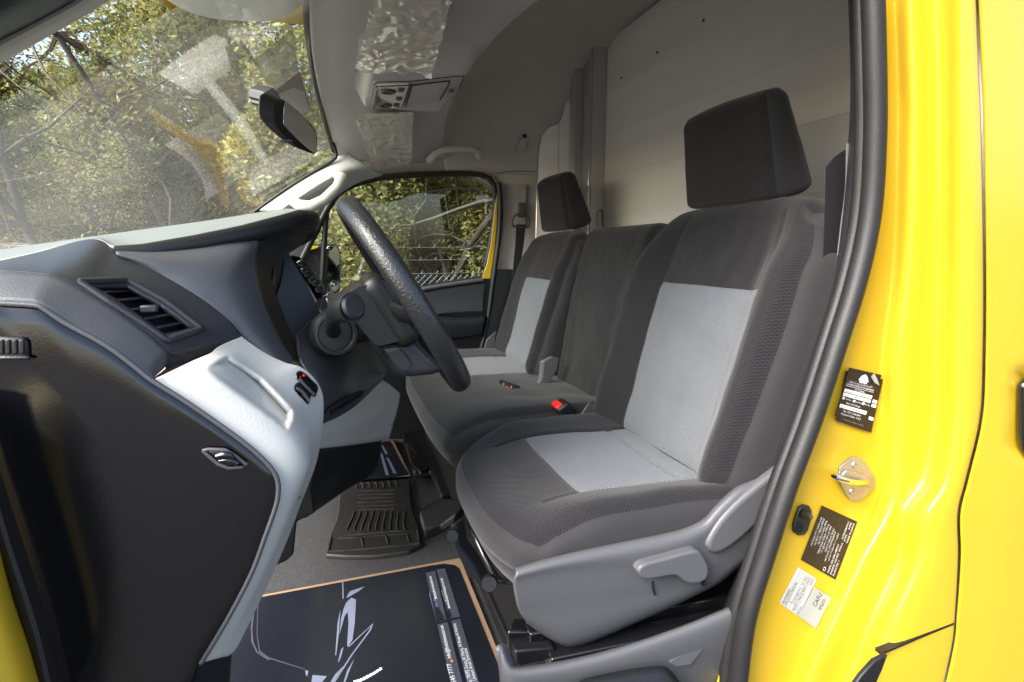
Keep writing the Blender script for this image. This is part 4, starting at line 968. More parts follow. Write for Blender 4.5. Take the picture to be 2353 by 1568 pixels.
# stalk and its socket
disc('stalk_socket', zd(575, 1015, .335), (.25, -1, .1), .036, .018, DARK, stg, 40, [(0, .35), (.60, .35), (.66, .8), (.78, 1), (.9, .95), (1, .6), (1.05, 0)])
disc('socket_hole', zd(575, 1015, .322), (.25, -1, .1), .026, .004, BLACK, stg, 32)
tube('indicator_stalk', [zd(575, 1030, .34), zd(560, 960, .30), zd(580, 900, .26), zd(620, 860, .235), zd(690, 855, .215)], [.014, .010, .013, .020, .021], DARK, stg, 20, label='black indicator stalk with a glossy end')
disc('stalk_end', zd(695, 852, .212), (.55, -.75, .35), .0185, .004, DARK, stg, 32, [(0, 1), (.8, .9), (1, 0)])
# the wheel: its plane holds the lateral axis and the line from (850,490) to (1150,950) of the photograph
ct = pY(794, 470, .42); cb = pY(1052, 876, .42); wc = (ct + cb) / 2; ax1 = (cb - ct).normalized(); R_ = (cb - ct).length / 2 * .985
ax2 = Vector((0, 1, 0)); wn = ax1.cross(ax2).normalized()
if wn.x < 0: wn = -wn
TILT = math.radians(0.0)
V = []; Fc = []; NS, NT = 120, 20
for i in range(NS):
    a = 2 * math.pi * i / NS; c_ = wc + (ax1 * math.cos(a) + ax2 * math.sin(a)) * R_; rd = (ax1 * math.cos(a) + ax2 * math.sin(a))
    for k in range(NT):
        b = 2 * math.pi * k / NT; V.append(c_ + (rd * math.cos(b) * .0155 + wn * math.sin(b) * .0185))
for i in range(NS):
    for k in range(NT): Fc.append((i * NT + k, ((i + 1) % NS) * NT + k, ((i + 1) % NS) * NT + (k + 1) % NT, i * NT + (k + 1) % NT))
LEATH = mat('grained_wheel_rim', (.018, .019, .021), .30, bump=.9, scale=300, detail=2, coat=.15)
whl = finish('steering_wheel', V, Fc, LEATH, van, 'black grained steering wheel seen edge on', 60)
rbox('wheel_hub', (.065, .09, .022), .02, DARK, whl, .01, M=Matrix.Translation(wc - wn * .035) @ Matrix((ax1, ax2, wn)).transposed().to_4x4())
for s in (-1, 1):
    tube('wheel_spoke', [wc - wn * .03 + ax2 * s * .07, wc - wn * .02 + ax2 * s * .12 + ax1 * .01, wc + ax2 * s * (R_ - .005) + ax1 * .02], [.02, .016, .012], DARK, whl, 10, flat=.5, up=tuple(wn))
# ================================================================ seats
sm = lambda a: (lambda t: t * t * (3 - 2 * t))(max(0, min(1, a)))
def backrest(name, parent, Yc, hw, foot, head, th=.13, bol=.04, insert=None, shoulder=.07, crown=.024, seams=(), waist=0, res=.007, label=None):
    """foot, head: (X, Z) of the front face at its bottom and top"""
    f, h = Vector((foot[0], 0, foot[1])), Vector((head[0], 0, head[1])); up = (h - f).normalized(); nf = Vector((up.z, 0, -up.x))
    Lh = (h - f).length / 2; c = (f + h) / 2 + nf * th / 2; c.y = Yc
    M = Matrix((Vector((nf.x, 0, nf.z)), Vector((0, 1, 0)), up)).transposed().to_4x4(); M.translation = c
    def df(p, q):
        v = q.y / hw; s = q.z / Lh
        if p.x < 0:                      # front
            b = sm((abs(v) - .52) / .36) * bol * (1 - .75 * sm((s - .35) / .6)) * (1 - sm((abs(v) - .93) / .1) * .6)
            p.x -= b
            p.x -= .012 * (1 - s * s) * (1 - v * v)
            for (a, s0, s1) in seams:
                if s0 <= s <= s1: p.x += .005 * max(0, 1 - abs(q.y - a) / .006)
            if insert and abs(q.y - (insert[0] + insert[1]) / 2) < (insert[1] - insert[0]) / 2: p.x += .005 * max(0, 1 - abs(q.z - insert[3]) / .006)
            p.x -= .004 * math.sin(s * 5 + 1) * (1 - v * v) + .0035 * noise.noise(Vector((q.y * 9, q.z * 14, Yc * 7))) + .0015 * noise.noise(Vector((q.y * 30, q.z * 22, Yc)))
        p.y *= 1 + waist * math.cos(s * 1.4 - .2) - shoulder * sm((s - .55) / .5)
        p.z -= crown * abs(v) ** 3 * sm((s - .3) / .7)
        return p
    def fm(q, ax, sd):
        if ax == 0 and sd < 0 and insert and insert[0] <= q.y <= insert[1] and insert[2] <= q.z <= insert[3]: return 1
        if ax == 0 and sd < 0: return 0
        if ax == 2 and sd > 0: return 0
        return 2
    return rbox(name, (th / 2, hw, Lh), (.05, .045, .05), FAB, parent, res, df, fm, M, label, mats=[FAB, FABL, FABS], smooth=70)
def cushion(name, parent, Yc, hw, X0, X1, ztop, th=.11, insert=None, seams=(), res=.007, label=None, bol=.018, front=.05):
    hx = (X1 - X0) / 2
    M = Matrix.Translation(Vector(((X0 + X1) / 2, Yc, ztop - th / 2)))
    def df(p, q):
        u = q.x / hx; v = q.y / hw
        if p.z > 0:
            p.z += .0035 * noise.noise(Vector((q.x * 12, q.y * 9, Yc * 5))) + bol * sm((abs(v) - .55) / .35) * (1 - sm((abs(v) - .93) / .1) * .5) * sm((u + 1) / .5) + .010 * (1 - u * u)
            for (a, u0, u1) in seams:
                if u0 <= q.x <= u1: p.z -= .005 * max(0, 1 - abs(q.y - a) / .006)
            if insert:
                if insert[2] < q.y < insert[3] and True:
                    p.z -= .003 * max(0, 1 - abs(q.x - insert[0]) / .006)
                    p.z -= .005 * max(0, 1 - abs(q.x - (insert[0] + .20)) / .01)
        k = sm((-u - .1) / .9)
        p.x += front * abs(v) ** 3.2 * k
        p.z -= .022 * k * k
        p.x += (q.z / (th / 2) < 0) * .012 * k
        p.y *= 1 - .05 * k * k
        return p
    def fm(q, ax, sd):
        if ax == 2 and sd > 0:
            if insert and insert[0] <= q.x and insert[2] <= q.y <= insert[3]: return 1
            return 0
        return 2
    return rbox(name, (hx, hw, th / 2), (.045, .035, .04), FAB, parent, res, df, fm, M, label, mats=[FAB, FABL, FABS], smooth=70)
def headrest(parent, Yc, Xc, Zc, sx=1):
    hx, hw, hz_ = .040, .143, .102
    def df(p, q):
        s = q.z / hz_
        p.x *= 1 - .30 * s
        if p.x < 0: p.x -= .010 * (1 - (q.y / hw) ** 2)
        p.y *= 1 - .035 * s - .02 * (s > 0) * s
        p.z -= .006 * (q.y / hw) ** 2 * (s > 0)
        return p
    M = Matrix.Translation((Xc, Yc, Zc)) @ Matrix.Rotation(math.radians(-15), 4, 'Y')
    o = rbox('headrest', (hx, hw, hz_), (.030, .018, .022), FAB, parent, .006, df, lambda q, ax, s: 0 if ax == 0 else 2, M, None, mats=[FAB, FABL, FABS], smooth=70)
    return o
# driver seat: its base frame is the part, cushions and covers hang from it
seat = box('driver_seat', (.55, .42, .20), (.22, .20, .09), BLACK, van, .01, label='driver seat in dark grey cloth with light grey panels')
cushion('seat_cushion', seat, .415, .255, .205, .74, .392, .115, insert=(-.105, 0, -.165, .150), seams=((-.165, -.18, .3), (.150, -.18, .3)), label='driver seat cushion')
backrest('backrest', seat, .428, .254, (.60, .375), (.770, .918), .14, .045, insert=(-.180, .145, -.26, .085), seams=((-.180, -1, .9), (.145, -1, .9)), waist=.065, shoulder=.13, crown=.03, label='driver backrest')
headrest(seat, .462, .795, 1.003)
# far-side: passenger bench for two
bench = box('passenger_bench', (.50, 1.24, .16), (.20, .46, .13), BLACK, van, .01, label='two-place passenger bench with one headrest')
cushion('seat_cushion', bench, 1.225, .485, .205, .72, .385, .115, insert=(-.10, 0, .045, .335), seams=((.045, -.2, .3), (.335, -.2, .3), (-.03, -.2, .3)), res=.010, front=.03, label='long bench cushion')
backrest('backrest', bench, 1.452, .25, (.60, .375), (.765, .89), .13, .028, insert=(-.185, .125, -.26, .075), seams=((-.185, -1, .9), (.125, -1, .9)), waist=.02, res=.009, label='outer passenger backrest with a light panel')
backrest('backrest', bench, .972, .228, (.67, .33), (.775, .885), .12, .010, shoulder=.0, crown=.0, seams=((.17, -1, 1),), res=.009, label='plain dark middle backrest')
headrest(bench, 1.49, .80, .985)
tube('pull_strap', [(1374, 522, .99), (1372, 495, .99), (1376, 483, .99), (1382, 484, .99), (1384, 505, .99), (1385, 522, .99)], .006, BELT, bench, 8, flat=.3, n=20)
prism('hinge_cover', [(1240, 830, 1.10), (1262, 818, 1.10), (1276, 822, 1.10), (1270, 850, 1.10), (1240, 902, 1.10), (1222, 900, 1.10), (1236, 870, 1.10)], (.012, -.008, 0), SHIELD, bench, .003)
# buckles
def buckle(c, tilt, parent, s=1):
    M = Matrix.Translation(c) @ Matrix.Rotation(tilt, 4, 'Y')
    b = box('seat_belt_buckle', (0, 0, 0), (.016 * s, .024 * s, .032 * s), DARK, parent, .006); b.matrix_local = M
    r = box('release_button', (0, 0, 0), (.009 * s, .018 * s, .006 * s), RED, parent, .003); r.matrix_local = M @ Matrix.Translation((-.006 * s, 0, .030 * s))
buckle(pY(1302, 952, .74), -.6, bench, 1.15); buckle(pY(1170, 892, 1.10), -1.2, bench, 1.0); buckle(pY(1188, 899, 1.05), -1.2, bench, 1.0)
prism('belt_stalk', [(1318, 965, .72), (1335, 950, .72), (1352, 925, .72), (1372, 938, .72), (1352, 972, .72), (1320, 975, .72)], (.02, .02, 0), SHIELD, bench, .004)
# side shield and levers of the driver seat
def zq(x, y, Y): return pY(1011 + .4372 * x, 882.3 + .4372 * y, Y)
top = [(398, 975), (520, 938), (660, 903), (800, 872), (1000, 832), (1180, 795), (1300, 762), (1390, 715), (1440, 660), (1500, 600), (1570, 545), (1680, 500), (1790, 440)]
mid = [(385, 1050), (520, 1020), (660, 1000), (800, 990), (1000, 975), (1150, 940), (1300, 900), (1390, 860), (1450, 820), (1530, 760), (1610, 700), (1710, 640), (1830, 560)]
mi2 = [(410, 1180), (520, 1170), (660, 1160), (800, 1145), (960, 1110), (1110, 1080), (1260, 1050), (1370, 1010), (1460, 960), (1550, 900), (1640, 830), (1740, 760), (1850, 680)]
bot = [(455, 1245), (540, 1300), (640, 1350), (720, 1358), (860, 1310), (1000, 1250), (1200, 1165), (1340, 1100), (1470, 1030), (1580, 940), (1680, 870), (1780, 790), (1880, 720)]
def rw(l, Y): return [zq(x, y, Y) for x, y in l]
loft('side_shield', [rw([(x, y + 4) for x, y in top], .185), rw(top, .150), rw([(x, y * .65 + y2 * .35) for (x, y), (_, y2) in zip(top, mid)], .136), rw(mid, .138), rw(mi2, .142), rw(bot, .152), rw([(x, y + 6) for x, y in bot], .20)], SHIELD, seat, n=110, across=7, smoothx=True, smooth=70, label='grey plastic side cover of the driver seat')
prism('recline_lever', [zq(a, b, .128) for a, b in ((1405, 850), (1430, 790), (1480, 715), (1560, 630), (1660, 545), (1760, 470), (1840, 420), (1860, 520), (1760, 640), (1660, 750), (1560, 840), (1470, 895), (1420, 885))], (0, .02, 0), SHIELD, seat, .010, rounded=1, n=60, bseg=4)
prism('height_lever', [zq(a, b, .118) for a, b in ((1042, 985), (1075, 950), (1200, 915), (1330, 880), (1375, 890), (1415, 965), (1405, 1025), (1360, 1052), (1300, 1050), (1240, 1012), (1150, 1025), (1080, 1032), (1050, 1010))], (0, .024, 0), SHIELD, seat, .010, rounded=1, n=70, bseg=4)
disc('lever_bolt', zq(1318, 880, .136), (0, -1, 0), .006, .004, BLACK, seat, 16)
tube('cover_slot', [zq(1118, 1040, .1375), zq(1120, 1075, .1375), zq(1130, 1108, .1385)], .0018, BLACK, seat, 6, n=12)
tube('lever_track', [zq(1380, 1052, .137), zq(1392, 1050, .137), zq(1398, 1040, .137)], .0035, BLACK, seat, 8)
rail = box('seat_rail', (.60, .205, .192), (.34, .016, .016), METALB, seat, .003)
box('seat_rail', (.62, .165, .178), (.34, .020, .014), METALB, seat, .003)
box('seat_rail', (.60, .62, .20), (.34, .02, .016), METALB, seat, .003)
tube('slide_bar', [zq(140, 680, .45), zq(180, 790, .40), zq(240, 920, .36), zq(300, 1020, .32), zq(345, 1045, .28), zq(400, 1050, .24)], .0055, METALB, seat, 10, n=40, label='black steel slide bar under the seat front')
disc('rail_bolt', zq(262, 1040, .30), (-.3, -1, .3), .014, .016, BLACK, seat, 20)
prism('rail_end', [zq(352, 1300, .20), zq(520, 1300, .20), zq(640, 1345, .20), zq(620, 1400, .20), zq(400, 1480, .20), zq(350, 1400, .20)], (.02, .03, 0), METALB, seat, .004)
prism('rail_cap', [zq(395, 1405, .16), zq(600, 1385, .16), zq(620, 1440, .16), zq(420, 1485, .16), zq(398, 1470, .16)], (0, .02, 0), DARK, seat, .003)
prism('seat_bracket', [zq(55, 740, .42), zq(85, 735, .42), (zq(105, 850, .42)), zq(180, 950, .42), zq(230, 1050, .42), zq(150, 1020, .42), zq(70, 860, .42)], (.02, .02, 0), SLATE2, seat, .003)
disc('bracket_ring', zq(72, 795, .40), (-.5, -1, .2), .012, .008, DARK, seat, 20)
# riser and sill trim under the seat
box('seat_riser', (.62, .42, .085), (.325, .285, .085), BLACK, van, .01, label='black riser box carrying the driver seat')
rs = loft('sill_trim', [[zq(300, 1385, .13), zq(345, 1372, .13), zq(372, 1450, .12), zq(420, 1492, .12), zq(700, 1450, .12), zq(1000, 1372, .12), zq(1300, 1268, .12), zq(1560, 1160, .12)],
                       [zq(296, 1400, .115), zq(320, 1395, .115), zq(350, 1480, .105), zq(420, 1515, .10), zq(700, 1475, .10), zq(1000, 1395, .10), zq(1300, 1290, .10), zq(1580, 1180, .10)],
                       [zq(310, 1500, .115), zq(330, 1520, .115), zq(360, 1560, .105), zq(440, 1590, .10), zq(720, 1560, .10), zq(1040, 1490, .10), zq(1330, 1400, .10), zq(1580, 1320, .10)],
                       [zq(320, 1600, .13), zq(350, 1640, .13), zq(400, 1680, .12), zq(480, 1700, .12), zq(760, 1690, .12), zq(1080, 1640, .12), zq(1360, 1600, .12), zq(1560, 1600, .12)]], SHIELD, van, n=90, across=6, smoothx=True, smooth=60, label='grey sill trim below the driver seat')
loft('step_cover', [[zq(700, 1600, .085), zq(760, 1555, .085), zq(900, 1520, .085), (zq(1100, 1488, .085)), zq(1200, 1500, .085), zq(1300, 1640, .085)],
                    [zq(700, 1700, .05), zq(760, 1700, .05), zq(900, 1700, .05), zq(1100, 1700, .05), zq(1200, 1700, .05), zq(1300, 1720, .05)]], DARK, van, n=40, across=4, solid=.004)
prism('jack_flap', [zq(1200, 1460, .098), zq(1260, 1425, .098), zq(1380, 1375, .098), zq(1385, 1400, .098), zq(1320, 1480, .098), zq(1240, 1492, .098)], (0, .01, 0), SHIELD, rs, .002)
# black trim between riser and mat
box('riser_edge', (.292, .42, .02), (.006, .30, .02), DARK, van, .003)
# tunnel bits
def z3(x, y, Z): return pZ(404.4 + .3903 * x, 955.9 + .3903 * y, Z)
prism('handbrake_cover', [z3(1432, 620, .07), z3(1540, 545, .08), z3(1640, 545, .08), z3(1720, 560, .08), z3(1640, 640, .06), z3(1560, 690, .03), z3(1465, 735, .02)], (0, 0, .03), DARK, van, .008, label='black cover over the seat mounting')
prism('tunnel_cover', [z3(1330, 130, .02), z3(1430, 110, .02), z3(1600, 300, .02), z3(1640, 500, .02), z3(1560, 520, .02), z3(1500, 360, .02), z3(1400, 370, .02)], (0, 0, .03), DARK, van, .006)
prism('seat_mount', [z3(1340, 165, .055), z3(1400, 165, .055), z3(1490, 330, .055), z3(1440, 365, .055), z3(1380, 300, .055), z3(1410, 250, .055)], (0, 0, .02), METALB, van, .004)
# ================================================================ passenger door, pillar, belt
dr = prism('passenger_door_trim', [(560, 760, 1.775), (760, 722, 1.775), (975, 664, 1.775), (1107, 643, 1.775), (1127, 640, 1.775), (1126, 700, 1.775), (1112, 770, 1.775), (1092, 840, 1.775), (1075, 900, 1.775), (1040, 1010, 1.775), (700, 1010, 1.775)], (0, .02, 0), DARK, van, .004, label='black inner trim of the passenger door')
tube('sill_strip', [(760, 722, 1.765), (900, 684, 1.765), (975, 664, 1.765), (1060, 650, 1.765), (1110, 643, 1.765)], .0085, SHIELD, dr, 8, n=30)
loft('armrest', [[(960, 740, 1.77), (1010, 726, 1.77), (1060, 728, 1.77), (1115, 724, 1.77)], [(960, 752, 1.74), (1010, 738, 1.74), (1060, 738, 1.74), (1115, 733, 1.74)], [(955, 790, 1.75), (1000, 782, 1.75), (1060, 778, 1.75), (1108, 770, 1.75)]], DARK, dr, n=40, across=6, smoothx=True)
loft('door_bulge', [[(940, 680, 1.77), (1010, 665, 1.77), (1060, 656, 1.77), (1118, 648, 1.77)], [(940, 705, 1.762), (1010, 700, 1.768), (1070, 695, 1.768), (1112, 690, 1.768)], [(945, 738, 1.755), (1010, 722, 1.757), (1060, 718, 1.757), (1112, 716, 1.757)]], SLATE2, dr, n=40, across=6, smoothx=True)
prism('door_pocket', [(1030, 815, 1.765), (1100, 800, 1.765), (1090, 840, 1.765), (1060, 842, 1.765)], (0, -.012, 0), SLATE2, dr, .003)
lpil = prism('lower_pillar_trim', [(1136, 619, 1.77), (1181, 619, 1.77), (1178, 700, 1.77), (1166, 780, 1.76), (1150, 850, 1.75), (1100, 900, 1.75), (1092, 850, 1.76), (1112, 780, 1.77), (1127, 700, 1.77)], (0, -.01, 0), DARK, van, .003, label='black lower cover of the passenger side door pillar')
prism('pillar_highlight', [(1118, 780, 1.752), (1140, 760, 1.752), (1130, 840, 1.745), (1110, 850, 1.745), (1098, 845, 1.745)], (0, -.004, 0), SLATE, lpil, .003)
tube('trim_joint', [(1142, 400, 1.783), (1170, 394, 1.783), (1232, 395, 1.783)], .0012, BLACK, fw, 6, n=20)
bl = prism('belt_slot_plate', [(1189, 424, 1.782), (1209, 424, 1.782), (1207, 520, 1.782), (1186, 520, 1.782)], (0, -.004, 0), TRIM, van, .0015, label='belt height adjuster on the passenger pillar')
prism('adjuster_knob', [(1190, 466, 1.772), (1207, 466, 1.772), (1205, 500, 1.772), (1188, 500, 1.772)], (0, -.014, 0), SHIELD, bl, .004)
tube('belt_ring', [(1178, 520, 1.745), (1176, 508, 1.745), (1186, 494, 1.745), (1204, 494, 1.745), (1216, 506, 1.745), (1213, 520, 1.745), (1197, 523, 1.745), (1178, 520, 1.745)], .0055, SHIELD, bl, 8, n=40)
prism('seat_belt', [(1186, 516, 1.742), (1207, 516, 1.742), (1203, 560, 1.742), (1190, 640, 1.74), (1174, 740, 1.73), (1160, 850, 1.70), (1148, 850, 1.70), (1160, 740, 1.73), (1176, 640, 1.74), (1184, 560, 1.742)], (.001, -.002, 0), BELT, van, 0, label='black seat belt hanging down the passenger pillar')
# ---- door mirror outside
def zo(x, y, Y): return pY(551.5 + .3751 * x, 386 + .3751 * y, Y)
dm = prism('door_mirror', [zo(a, b, 2.06) for a, b in ((352, 570), (375, 520), (440, 485), (500, 470), (590, 468), (614, 500), (622, 620), (616, 750), (585, 775), (520, 782), (470, 720), (400, 650), (360, 610))], (-.05, .05, 0), DARK, van, .018, label='yellow capped passenger door mirror outside the window', rounded=1, n=60, bseg=4)
prism('mirror_cap', [zo(a, b, 2.045) for a, b in ((347, 560), (372, 512), (420, 487), (480, 478), (470, 492), (415, 510), (382, 545), (372, 590))], (-.045, .02, 0), YEL, dm, .005, rounded=1, n=40)
prism('mirror_glass', [zo(a, b, 2.045) for a, b in ((530, 500), (555, 482), (590, 485), (606, 520), (612, 620), (606, 735), (580, 755), (520, 768), (512, 700))], (0, .002, 0), MIRROR, dm, .001, rounded=1, n=50)
disc('spot_mirror', zo(580, 718, 2.040), (.2, -1, 0), .020, .004, MIRROR, dm, 28, [(0, 1.4), (.6, 1.1), (1, .2), (1.08, 0)])
# painted frame and pale cover at the foot of the quarter window (mirrored in the windscreen)
prism('quarter_frame', [Vector((-.33, 1.772, .84)), Vector((-.25, 1.772, .825)), Vector((-.20, 1.772, .845)), Vector((-.12, 1.772, .90)), Vector((-.10, 1.772, .925)), Vector((-.13, 1.772, .925)), Vector((-.20, 1.772, .872)), Vector((-.25, 1.772, .850)), Vector((-.33, 1.772, .866))], (0, .006, 0), YEL, van, .002)
#prism('quarter_cover', [Vector((-.38, 1.78, .76)), Vector((-.30, 1.78, .76)), Vector((-.14, 1.78, .86)), Vector((-.08, 1.78, .94)), Vector((-.14, 1.78, .96)), Vector((-.24, 1.78, .90)), Vector((-.34, 1.78, .87))], (0, .006, 0), PALE, van, .002)
# open front door, left of the picture (seen mirrored in the end cap)
fdr = bpy.data.objects.new('front_door', None); col.objects.link(fdr); fdr.parent = van
D0 = Vector((-.44, -.02, 0)); D1 = Vector((-.66, -.98, 0)); dd = (D1 - D0).normalized(); dn = Vector((-dd.y, dd.x, 0))
if dn.x < 0: dn = -dn
def dbox(name, a0, a1, z0, z1, o0, o1, m, bev=.01):
    pts = [D0 + dd * a0 + dn * o1 + Vector((0, 0, z0)), D0 + dd * a1 + dn * o1 + Vector((0, 0, z0)), D0 + dd * a1 + dn * o1 + Vector((0, 0, z1)), D0 + dd * a0 + dn * o1 + Vector((0, 0, z1))]
    return prism(name, pts, dn * (o0 - o1), m, fdr, bev)
def dpoly(name, az, o0, o1, m, bev): return prism(name, [D0 + dd * a + dn * o1 + Vector((0, 0, z)) for a, z in az], dn * (o0 - o1), m, fdr, bev)
dpoly('door_skin', [(0, .56), (.56, .56), (.66, .46), (.76, .20), (.94, -.16), (.90, -.28), (0, -.28)], -.10, 0, YEL, .02)
dpoly('door_trim', [(.02, .50), (.50, .50), (.585, .42), (.68, .18), (.83, -.14), (.80, -.20), (.02, -.20)], -.02, .008, DARK, .02)
# ================================================================ mats (they can be lifted away)
a_, b_ = pZ(1057, 1282, .0146), pZ(596, 1368, .0146); a_2, c_2 = a_, Vector((a_.x + .008, -.05, .0146))
exd = (b_ - a_).normalized(); eyd = Vector((0, -1, 0)) + Vector((.008, 0, 0)); eyd.normalize()
def mp(u, v): return a_ + exd * u + eyd * v + Vector((0, 0, -.0006))            # metres from the far seat-side corner
pm = prism('paper_floor_mat', [mp(0, 0), mp(.60, 0), mp(.60, .80), mp(0, .80)], (0, 0, -.0015), KRAFT, None, 0)
tag(pm, 'glossy black printed paper mat with brown border in the driver footwell', 'paper mat', 'printed paper floor mats')
pts = [mp(.012, .05), mp(.02, .03), mp(.045, .014), mp(.08, .011), mp(.58, .009), mp(.58, .80), mp(.008, .80)]
prism('printed_face', [p + Vector((0, 0, .0004)) for p in pts], (0, 0, .0003), PAPERB, pm, 0)
def Zp(x, y): return pZ((600 + x / 3.3614) * .9191, (1380 + y / 3.3614) * .9191, .0156)
def flat(name, polys, m, parent=pm):
    V = []; Fc = []
    for pl in polys:
        b = len(V); V += [Zp(x, y) for x, y in pl]; Fc.append(tuple(range(b, b + len(pl))))
    return finish(name, V, Fc, m, parent, None, 0, recalc=False)
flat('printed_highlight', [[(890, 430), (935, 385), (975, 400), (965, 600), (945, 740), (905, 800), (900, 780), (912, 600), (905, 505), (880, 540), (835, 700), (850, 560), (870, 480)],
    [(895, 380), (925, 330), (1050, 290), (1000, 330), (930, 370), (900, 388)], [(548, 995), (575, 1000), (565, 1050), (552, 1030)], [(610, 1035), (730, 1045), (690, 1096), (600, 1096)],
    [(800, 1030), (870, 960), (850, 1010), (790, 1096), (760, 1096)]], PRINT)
flat('printed_outline', [[(910, 795), (1010, 700), (1122, 598), (1100, 660), (950, 860), (800, 1096), (790, 1090), (930, 870), (1085, 660), (1100, 625), (1010, 712), (915, 802)],
    [(858, 245), (868, 245), (872, 390), (862, 400)], [(820, 600), (845, 480), (830, 700), (808, 870), (800, 870)], [(825, 920), (850, 820), (870, 800), (850, 880), (830, 930)],
    [(870, 1096), (900, 1000), (960, 900), (920, 1000), (885, 1096)]], PRINT)
flat('printed_shade', [[(90, 640), (105, 500), (120, 500), (105, 660), (115, 760), (150, 840), (250, 905), (245, 915), (140, 850), (95, 760)],
    [(150, 380), (156, 380), (148, 700), (170, 830), (240, 885), (550, 985), (550, 992), (230, 895), (160, 840), (140, 700)],
    ], PRINTD)
for pl in ([(1560, 175), (1640, 160), (1735, 575), (1650, 592)], [(1650, 148), (1722, 138), (1850, 545), (1765, 560)], [(1658, 612), (1745, 590), (1870, 1100), (1770, 1100)], [(1775, 578), (1850, 562), (2010, 1100), (1910, 1100)]): flat('address_panel', [pl], PRINTD)
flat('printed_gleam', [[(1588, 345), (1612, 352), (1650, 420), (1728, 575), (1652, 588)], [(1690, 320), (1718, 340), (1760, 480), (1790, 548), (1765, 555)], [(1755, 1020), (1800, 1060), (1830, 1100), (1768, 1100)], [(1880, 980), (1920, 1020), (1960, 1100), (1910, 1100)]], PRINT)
def txline(s, p0, p1, h, m, nm):
    """a line of print running between two points of the mat, letters h high"""
    A_, B_ = Zp(*p0) + Vector((0, 0, .0004)), Zp(*p1) + Vector((0, 0, .0004)); u = (B_ - A_).normalized(); n_ = u.cross(Vector((0, 0, -1)))
    n_ = Vector((-u.y, u.x, 0))
    TL = A_ + n_ * h; TR = B_ + n_ * h
    return text_on([TL, TR, A_, B_], [(s, 0, .95, .95, 1.0)], m, nm, pm)
txline('firstchoicecars.ae', (1660, 395), (1608, 205), .011, WHITE, 'lettering')
txline('www.firstchoicecars.com', (1772, 478), (1704, 225), .011, WHITE, 'lettering')
txline('info@firstchoicecars.ae', (1778, 895), (1708, 620), .012, WHITE, 'lettering')
txline('+971 6 545 7777', (1862, 1250), (1775, 940), .013, WHITE, 'lettering')
txline('Showroom No. 70,95 Souq Al Haraj, Al Ruqa Al Hamra', (2010, 1290), (1815, 605), .011, WHITE, 'lettering')
txline('Sharjah, United Arab Emirates', (2030, 1200), (1905, 812), .011, WHITE, 'lettering')
txline('in f', (1665, 460), (1652, 400), .010, mat('blue_print', (.15, .3, .6), .5), 'lettering')
flat('printed_icon', [[(1652, 498), (1680, 493), (1686, 517), (1658, 522)], [(1662, 548), (1694, 542), (1700, 566), (1670, 572)]], mat('red_print', (.6, .03, .05), .5))
flat('printed_icon', [[(1766, 905), (1786, 900), (1794, 925), (1772, 930)]], mat('orange_print', (.6, .25, .06), .5))
rnd = random.Random(4); bl_ = []
for k in range(9):
    t = k / 8; x = 960 + 215 * t; y = 1095 - 110 * t ** 1.3; bl_.append([(x - 14, y + 14), (x - 4, y - 12 + rnd.uniform(-4, 4)), (x + 14, y - 14), (x + 20, y), (x + 6, y + 14)])
flat('printed_scribble', bl_, WHITE)
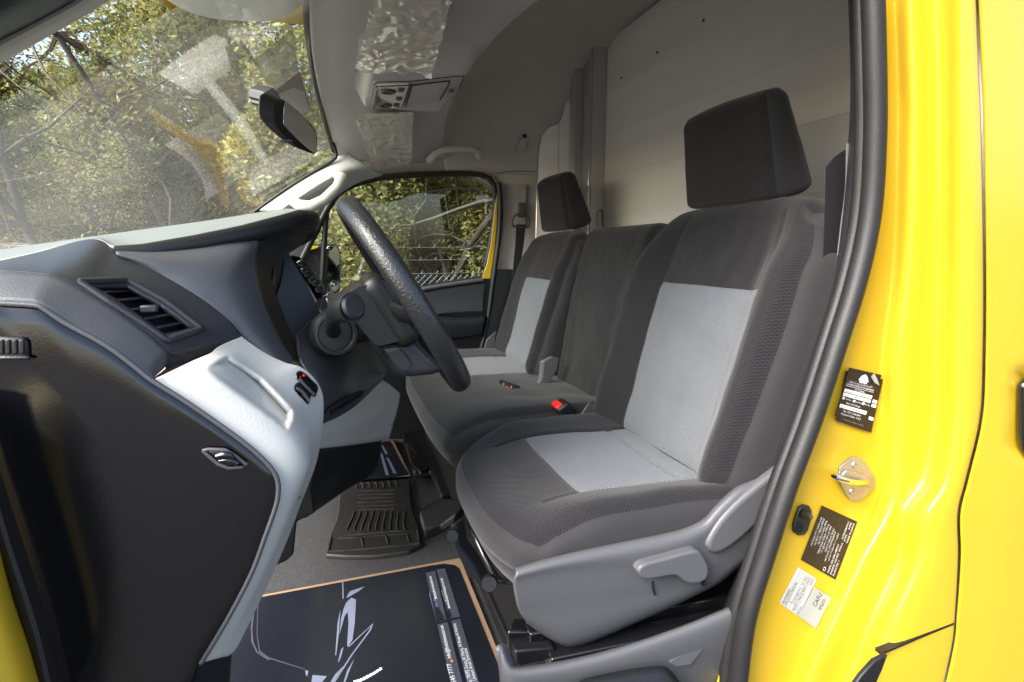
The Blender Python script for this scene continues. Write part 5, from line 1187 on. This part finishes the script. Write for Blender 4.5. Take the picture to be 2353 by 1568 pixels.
# passenger paper mat
p2 = prism('paper_floor_mat', [pZ(943, 1093, .02), pZ(899, 1003, .02), Vector((-.20, 1.78, .02)), Vector((-.18, 1.40, .02))], (0, 0, -.0015), KRAFT, None, 0)
tag(p2, 'black printed paper mat in the far passenger footwell, only its corner showing', 'paper mat', 'printed paper floor mats')
def Z3(x, y, Z=.0215): return z3(x, y, Z)
prism('printed_face', [Z3(1372, 345), Z3(1330, 280), Z3(1262, 150), Z3(1225, 150), Vector((-.19, 1.76, .0215)), Vector((-.17, 1.42, .0215)), Z3(1240, 368)], (0, 0, -.001), PAPERB, p2, 0)
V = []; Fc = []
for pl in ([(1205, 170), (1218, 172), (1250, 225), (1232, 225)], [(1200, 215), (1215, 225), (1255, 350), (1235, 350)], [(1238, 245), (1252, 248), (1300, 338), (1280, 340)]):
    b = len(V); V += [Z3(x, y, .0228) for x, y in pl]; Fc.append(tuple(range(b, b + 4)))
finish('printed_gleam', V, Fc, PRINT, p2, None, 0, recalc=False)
# rubber mat over the tunnel
out = [(962, 450), (1040, 405), (1200, 385), (1374, 368), (1382, 450), (1390, 530), (1418, 620), (1440, 690), (1452, 752), (1372, 792), (1250, 812), (1150, 822), (1000, 822), (880, 815), (890, 740), (908, 690), (940, 620), (955, 560), (958, 500)]
rm = prism('rubber_floor_mat', [z3(a, b, .018) for a, b in out], (0, 0, -.014), MATR, None, .004, bseg=3)
tag(rm, 'worn black rubber mat with moulded ribs lying over the centre of the cab floor', 'rubber mat')
def rib(pts, r, n=14): return [z3(a, b, .0185) for a, b in pts], r, n
V = []; Fc = []
def addrib(pts, r):
    global V, Fc
    p = cr([z3(a, b, .0185) for a, b in pts], 16); v, f = tube_data(p, r, 6); b = len(V); V += v; Fc += [tuple(i + b for i in q) for q in f]
for k in range(6): y = 440 + k * 22; addrib([(1075 - k * 2, y + 4), (1180, y), (1285, y - 3)], .0022)
for k in range(9):
    x = 990 + k * 43; addrib([(x + 60 - k * 6, 565), (x + 50 - k * 5, 600), (x + 30 - k * 3, 640), (x + 15, 675)], .003)
for k in range(7): x = 1050 + k * 40; addrib([(x, 395 - k * 2), (x + 12, 412 - k * 2), (x + 14, 432 - k * 2)], .003)
addrib([(915, 712), (1170, 690), (1420, 672)], .003); addrib([(895, 800), (1170, 780), (1430, 752)], .003)
addrib([(915, 712), (905, 760), (895, 800)], .003); addrib([(1420, 672), (1428, 710), (1430, 752)], .003)
for (a, b) in ((1090, 718), (1235, 704), (1360, 695)): addrib([(a, b), (a + 12, b + 45), (a + 14, b + 50)], .003)
addrib([(940, 722), (1080, 716)], .0025); addrib([(1105, 712), (1225, 703)], .0025); addrib([(1245, 702), (1350, 694)], .0025)
finish('moulded_ribs', V, Fc, MATR, rm, None, 60)
